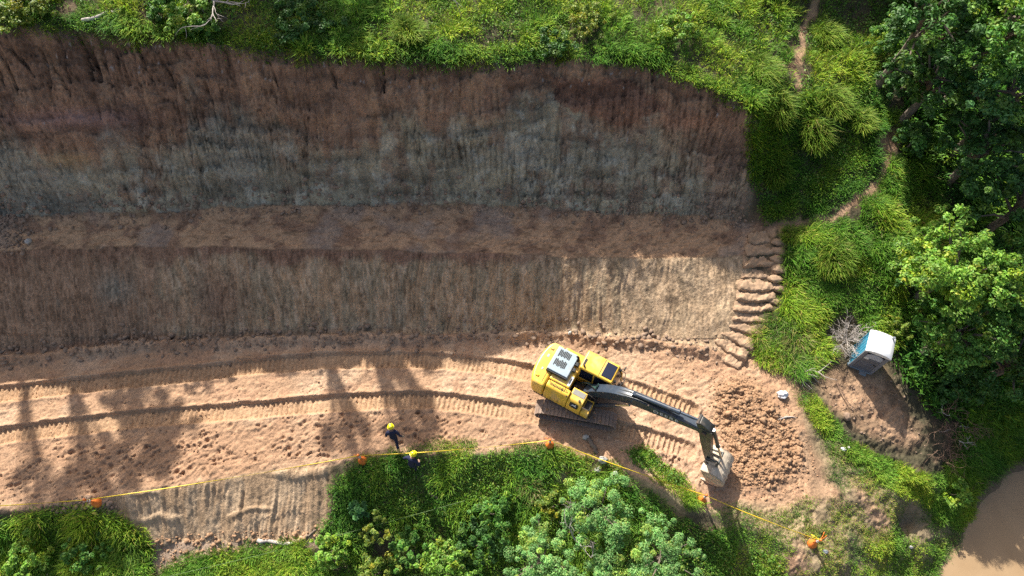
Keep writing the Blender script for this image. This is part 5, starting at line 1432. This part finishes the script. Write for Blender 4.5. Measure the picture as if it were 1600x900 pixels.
def arch_roof():
    mb = MB(); nx, ny = 14, 14; a = W + .10
    for i in range(nx + 1):
        for j in range(ny + 1):
            u, v = -1 + 2 * i / nx, -1 + 2 * j / ny
            z = 2.10 + .22 * (1 - abs(u) ** 2.6) * (1 - .35 * abs(v) ** 6) + .04 * (1 - abs(v) ** 4)
            mb.v.append((u * a / 2, v * a / 2, z))
    for i in range(nx):
        for j in range(ny):
            k = i * (ny + 1) + j; mb.f.append((k, k + ny + 1, k + ny + 2, k + 1)); mb.m.append(0)
    o0 = len(mb.v); ring = [i * (ny + 1) for i in range(nx + 1)] + [nx * (ny + 1) + j for j in range(1, ny + 1)] + [i * (ny + 1) + ny for i in range(nx - 1, -1, -1)] + [j for j in range(ny - 1, 0, -1)]
    for r_ in ring: x, y, z = mb.v[r_]; mb.v.append((x, y, 2.03))
    for k in range(len(ring)):
        k2 = (k + 1) % len(ring); mb.f.append((ring[k], o0 + k, o0 + k2, ring[k2])); mb.m.append(0)
    mb.f.append(tuple(o0 + k for k in range(len(ring)))[::-1]); mb.m.append(0)
    return mb
rfo = arch_roof().build('roof', M['toilet_white'], wc, smooth=True)
vpip = MB(); vpip.tube([(.40, .44, 2.05), (.40, .44, 2.42)], .055, 12); vpip.build('vent_pipe', M['toilet_frame'], wc, smooth=True)

# ------------------------------------------------------------------ white bag
g = ground(1221, 618)
bag = tag(link_mesh('plastic_bag', clod_mesh('plastic_bag', 4, 77, M['bag'], 1.05, .85, .75, .35, 1.5), None, g + Vector((0, 0, .14))), 'knotted white plastic bag on the bare earth above the spoil heap', 'bag')
bag.scale = (.25, .25, .25)
kn = MB(); kn.lathe([(.1, .55), (.16, .75), (.08, .9), (.2, 1.05), (.05, 1.1)], (.1, .0, 0), 9); kn.build('knot', M['bag'], bag, smooth=True)
for (px, py, lab) in ((1318, 489 + 213, 'scrap of white litter in the turf below the toilet'), (1289, 862, 'crumpled blue grey litter beside the last orange post')):
    g = ground(px, py, -.5)
    o = tag(link_mesh('litter', clod_mesh('litter', 3, int(px), M['bag'] if px > 1300 else M['toilet_frame'], 1.2, .8, .45, .45, 2), None, g + Vector((0, 0, .05))), lab, 'litter'); o.scale = (.11, .11, .11)

# ------------------------------------------------------------------ orange posts and yellow tape
POSTS = [(153, 786, 'leftmost orange delineator post, on stony ground at the pad edge'), (567, 720, 'orange delineator post left of the two workers'),
         (859, 696, 'orange delineator post just below the excavator track'), (1096, 782, 'orange delineator post left of the bucket shadow'),
         (1268, 850, 'last orange delineator post at the lower right')]
def post_mesh():
    body = MB(); body.lathe([(.0, 0), (.20, 0), (.215, .03), (.21, .10), (.17, .24), (.085, .36), (.055, .44), (.05, .60)], n=20)
    top = MB(); top.lathe([(.048, .60), (.045, 1.02), (.06, 1.04), (.06, 1.12), (.03, 1.16)], n=14)
    bands = [MB().lathe([(.05, z), (.053, z + .01), (.053, z + .09), (.05, z + .10)], n=14) for z in (.66, .84)]
    return body.mesh('base', M['orange'], True), top.mesh('pole', M['orange'], True), [b.mesh('reflective_band', M['white_paint'], True) for b in bands]
pm = post_mesh(); heads = []
for (px, py, lab) in POSTS:
    g = ground(px, py); tl = (random.uniform(-.05, .05), random.uniform(-.05, .05))
    o = tag(empty('delineator_post', g - Vector((0, 0, .01))), lab, 'post', 'orange posts carrying the tape')
    o.rotation_euler = (tl[0], tl[1], random.uniform(0, 6))
    link_mesh('base', pm[0], o); pole = link_mesh('pole', pm[1], o)
    for b in pm[2]: link_mesh('reflective_band', b, pole)
    heads.append(o.matrix_basis @ Vector((0, 0, 1.0)))
bpy.context.view_layer.update()
tape = tag(empty('barrier_tape', heads[0]), 'yellow barrier tape strung between the orange posts along the pad edge', 'tape')
def span(a, b, sag, mat, tw):
    mb = MB(); n = 26; d = b - a; side = Vector((-d.y, d.x, 0)).normalized(); V = []
    for i in range(n + 1):
        t = i / n; p = a.lerp(b, t) - Vector((0, 0, sag * 4 * t * (1 - t))) - tape.location
        an = tw * math.sin(t * 9 + tw * 3) + R(50)
        wv = side * math.cos(an) * .021 + Vector((0, 0, math.sin(an) * .021))
        V += [tuple(p - wv), tuple(p + wv)]
    mb.add(V, [(2 * i, 2 * i + 2, 2 * i + 3, 2 * i + 1) for i in range(n)])
    o = mb.build('tape_span', mat, tape, smooth=True)
    s_ = o.modifiers.new('thickness', 'SOLIDIFY'); s_.thickness = .004
end = ground(-40, 800) + Vector((0, 0, 1.0))
span(end, heads[0], .10, M['tape'], .6); span(heads[0], heads[1], .28, M['tape'], .8); span(heads[1], heads[2], .35, M['tape'], .7)
span(heads[2], heads[3], .22, M['tape'], .5); span(heads[3], heads[4], .22, M['tape'], .4)
tp = heads[4]
for k, (dx_, dy_) in enumerate(((.5, .25), (.42, .4), (-.2, .3))):
    q = tp + Vector((dx_, dy_, -.35)); span(tp, q, -.05, M['orange'] if k < 2 else M['tape'], 1.2)
for hd in heads[:3]:
    span(hd, hd + Vector((random.uniform(-.35, -.15), random.uniform(.05, .3), -.25)), -.04, M['orange'], 1.0)
ra = ground(270, 905, -2) + Vector((0, 0, .9)); rb2 = ground(728, 788, -1) + Vector((0, 0, .9))
rp = MB(); pts = [ra.lerp(rb2, i / 24) - Vector((0, 0, .5 * 4 * (i / 24) * (1 - i / 24))) - ra for i in range(25)]
rp.tube(pts, .007, 6); tag(rp.build('rope', M['rope'], None, smooth=True, loc=ra), 'thin green rope stretched over the bank plants at the bottom', 'rope')

# ------------------------------------------------------------------ the two workers
def person(label, foot, yaw, J_, boots, gloves, lean=0.0):
    o = tag(empty('person', foot, yaw), label, 'person', 'workers in navy overalls')
    V, E, Rr = [], [], []
    def v(p, r): V.append(p); Rr.append(r); return len(V) - 1
    pel = v(J_['pelvis'], (.155, .12)); bel = v(J_['belly'], (.15, .115)); ch = v(J_['chest'], (.175, .13)); nk = v(J_['neck'], (.062, .062)); jaw = v(J_['jaw'], (.075, .085)); hd = v(J_['head'], (.085, .10)); tp_ = v(J_['crown'], (.06, .07))
    for a, b in ((pel, bel), (bel, ch), (ch, nk), (nk, jaw), (jaw, hd), (hd, tp_)): E.append((a, b))
    for s in 'lr':
        hp = v(J_['hip' + s], (.105, .10)); kn_ = v(J_['knee' + s], (.075, .075)); an = v(J_['ankle' + s], (.062, .062)); he = v(J_['heel' + s], (.055, .05)); toe = v(J_['toe' + s], (.05, .035))
        for a, b in ((pel, hp), (hp, kn_), (kn_, an), (an, he), (he, toe)): E.append((a, b))
        sh_ = v(J_['sho' + s], (.085, .08)); el = v(J_['elb' + s], (.06, .06)); wr = v(J_['wri' + s], (.042, .04)); pa = v(J_['palm' + s], (.042, .026))
        for a, b in ((ch, sh_), (sh_, el), (el, wr), (wr, pa)): E.append((a, b))
        w0, p0 = Vector(J_['wri' + s]), Vector(J_['palm' + s]); d = (p0 - w0).normalized(); sd = d.cross(Vector((0, 0, 1))); sd = sd.normalized() if sd.length > .1 else Vector((1, 0, 0)); dn = d.cross(sd).normalized()
        for k, L_ in enumerate((.066, .078, .073, .056)):
            b0 = p0 + sd * (.028 - .019 * k) + d * .015
            q1 = v(tuple(b0 + d * L_ * .5), (.0095, .0095)); q2 = v(tuple(b0 + d * L_ * .85 + dn * L_ * .3), (.0085, .0085)); E.append((pa, q1)); E.append((q1, q2))
        q1 = v(tuple(w0.lerp(p0, .6) + sd * .045 + d * .01), (.011, .011)); q2 = v(tuple(w0.lerp(p0, .6) + sd * .06 + d * .05 + dn * .01), (.0095, .0095)); E.append((pa, q1)); E.append((q1, q2))
    me = bpy.data.meshes.new('body'); me.from_pydata(V, E, [])
    b = link_mesh('body_source', me)
    sk = b.modifiers.new('skin', 'SKIN'); ss = b.modifiers.new('sub', 'SUBSURF'); ss.levels = 2; ss.render_levels = 2
    if not me.skin_vertices:
        bm = bmesh.new(); bm.from_mesh(me); bm.verts.layers.skin.verify(); bm.to_mesh(me); bm.free()
    for i, r in enumerate(Rr):
        me.skin_vertices[0].data[i].radius = r
        me.skin_vertices[0].data[i].use_root = (i == 0)
    bpy.context.view_layer.update()
    bm_e = bpy.data.meshes.new_from_object(b.evaluated_get(bpy.context.evaluated_depsgraph_get()))
    bpy.data.objects.remove(b)
    bm_e.materials.clear()
    for m_ in (M['navy'], M['skin'], M['boot'] if boots else M['black'], M['glove'] if gloves else M['skin']): bm_e.materials.append(m_)
    hands = [Vector(J_['palml']), Vector(J_['palmr'])]; jz = Vector(J_['jaw'])
    feet = [(Vector(J_['ankle' + s]), Vector(J_['heel' + s]), Vector(J_['toe' + s])) for s in 'lr']
    for p in bm_e.polygons:
        c = p.center; p.use_smooth = True
        if any((c - q).length < .115 for q in hands): p.material_index = 3
        elif (c - Vector(J_['head'])).length < .2 or (c - jz).length < .13: p.material_index = 1
        elif any(min((c - q).length for q in f) < .15 for f in feet): p.material_index = 2
    link_mesh('body', bm_e, o)
    hc = Vector(J_['head']); fw = Vector(J_['face']).normalized(); sd = fw.cross(Vector((0, 0, 1))).normalized(); upv = sd.cross(fw)
    Rm = Matrix((sd, fw, upv)).transposed()
    def at(x, y, z): return hc + Rm @ Vector((x, y, z))
    fc = MB()
    fc.add([at(-.016, .092, -.04), at(.016, .092, -.04), at(0, .125, -.035), at(0, .098, .02)], [(0, 1, 2), (1, 3, 2), (3, 0, 2)]); fc.build('nose', M['skin'], o)
    for s in (-1, 1):
        ey = MB(); ey.lathe([(.0, -.008), (.012, -.004), (.013, .0), (.012, .004), (0, .008)], at(s * .032, .095, .005), 8); ey.build('eye', M['black'], o, smooth=True)
        er = MB(); er.box(at(s * .092, 0, -.015), (.02, .035, .06)); er.build('ear', M['skin'], o, bevel=.008)
    mo = MB(); mo.box(at(0, .088, -.075), (.045, .015, .012)); mo.build('mouth', M['skin'], o)
    hr = MB(); hr.lathe([(.09, -.05), (.1, 0), (.1, .05)], tuple(at(0, -.02, .0)), 14); hr.build('hair', M['black'], o, smooth=True)
    hl = MB(); hl.lathe([(.135, .0), (.138, .03), (.128, .08), (.098, .125), (.055, .148), (.0, .155)], (0, 0, 0), 22)
    hl.lathe([(.13, -.004), (.158, -.010), (.160, .0), (.13, .014)], (0, .012, 0), 22)
    pk = [(-.10, .10, -.002), (.10, .10, -.002), (.07, .205, -.02), (-.07, .205, -.02), (-.10, .10, .014), (.10, .10, .014), (.07, .205, -.008), (-.07, .205, -.008)]
    hl.add(pk, [(0, 3, 2, 1), (4, 5, 6, 7), (0, 1, 5, 4), (1, 2, 6, 5), (2, 3, 7, 6), (3, 0, 4, 7)])
    hl.box((0, -.01, .148), (.03, .2, .02))
    ho_ = hl.build('helmet', M['helmet'], o, smooth=True)
    ho_.matrix_local = Matrix.Translation(at(0, 0, .035)) @ Rm.to_4x4()
    return o
# local frame: +y is the way the person faces
walk = dict(pelvis=(0, 0, .93), belly=(0, .06, 1.08), chest=(0, .14, 1.29), neck=(0, .20, 1.43), jaw=(0, .26, 1.49), head=(0, .27, 1.57), crown=(0, .27, 1.65), face=(0, 1, -.35),
    hipl=(-.10, 0, .87), kneel=(-.10, .26, .52), anklel=(-.09, .24, .12), heell=(-.09, .22, .06), toel=(-.10, .40, .05),
    hipr=(.09, -.02, .87), kneer=(.10, -.18, .48), ankler=(.11, -.52, .24), heelr=(.11, -.57, .22), toer=(.12, -.50, .06),
    shol=(-.21, .12, 1.36), elbl=(-.30, .02, 1.12), wril=(-.27, .20, .98), palml=(-.25, .27, .95), shor=(.21, .12, 1.36), elbr=(.33, -.04, 1.13), wrir=(.42, -.02, .92), palmr=(.45, .0, .85))
stand_ = dict(pelvis=(0, -.06, .93), belly=(0, .02, 1.08), chest=(0, .13, 1.28), neck=(0, .20, 1.42), jaw=(0, .26, 1.48), head=(0, .28, 1.56), crown=(0, .28, 1.64), face=(.1, 1, -.4),
    hipl=(-.10, -.05, .87), kneel=(-.13, .02, .49), anklel=(-.14, -.06, .10), heell=(-.14, -.08, .06), toel=(-.16, .11, .05),
    hipr=(.10, -.05, .87), kneer=(.13, .02, .49), ankler=(.14, -.06, .10), heelr=(.14, -.08, .06), toer=(.16, .11, .05),
    shol=(-.23, .10, 1.36), elbl=(-.40, .02, 1.14), wril=(-.30, .20, 1.0), palml=(-.24, .25, .99), shor=(.23, .10, 1.36), elbr=(.40, .02, 1.14), wrir=(.30, .20, 1.0), palmr=(.24, .25, .99))
def under_helmet(px, py, yaw, off, zt):
    x, y, _ = P(px, py, zt); x = float(x) + off * math.sin(yaw); y = float(y) - off * math.cos(yaw)
    return Vector((x, y, float(zat(x, y))))
person('worker in navy overalls and yellow helmet walking on bare earth, yellow boot behind', under_helmet(610, 667, R(8), .27, 1.66), R(8), walk, True, True)
person('worker in navy overalls and yellow helmet standing at the grass edge beside the tape', under_helmet(643, 706, R(-25), .28, 1.66), R(-25), stand_, False, False)
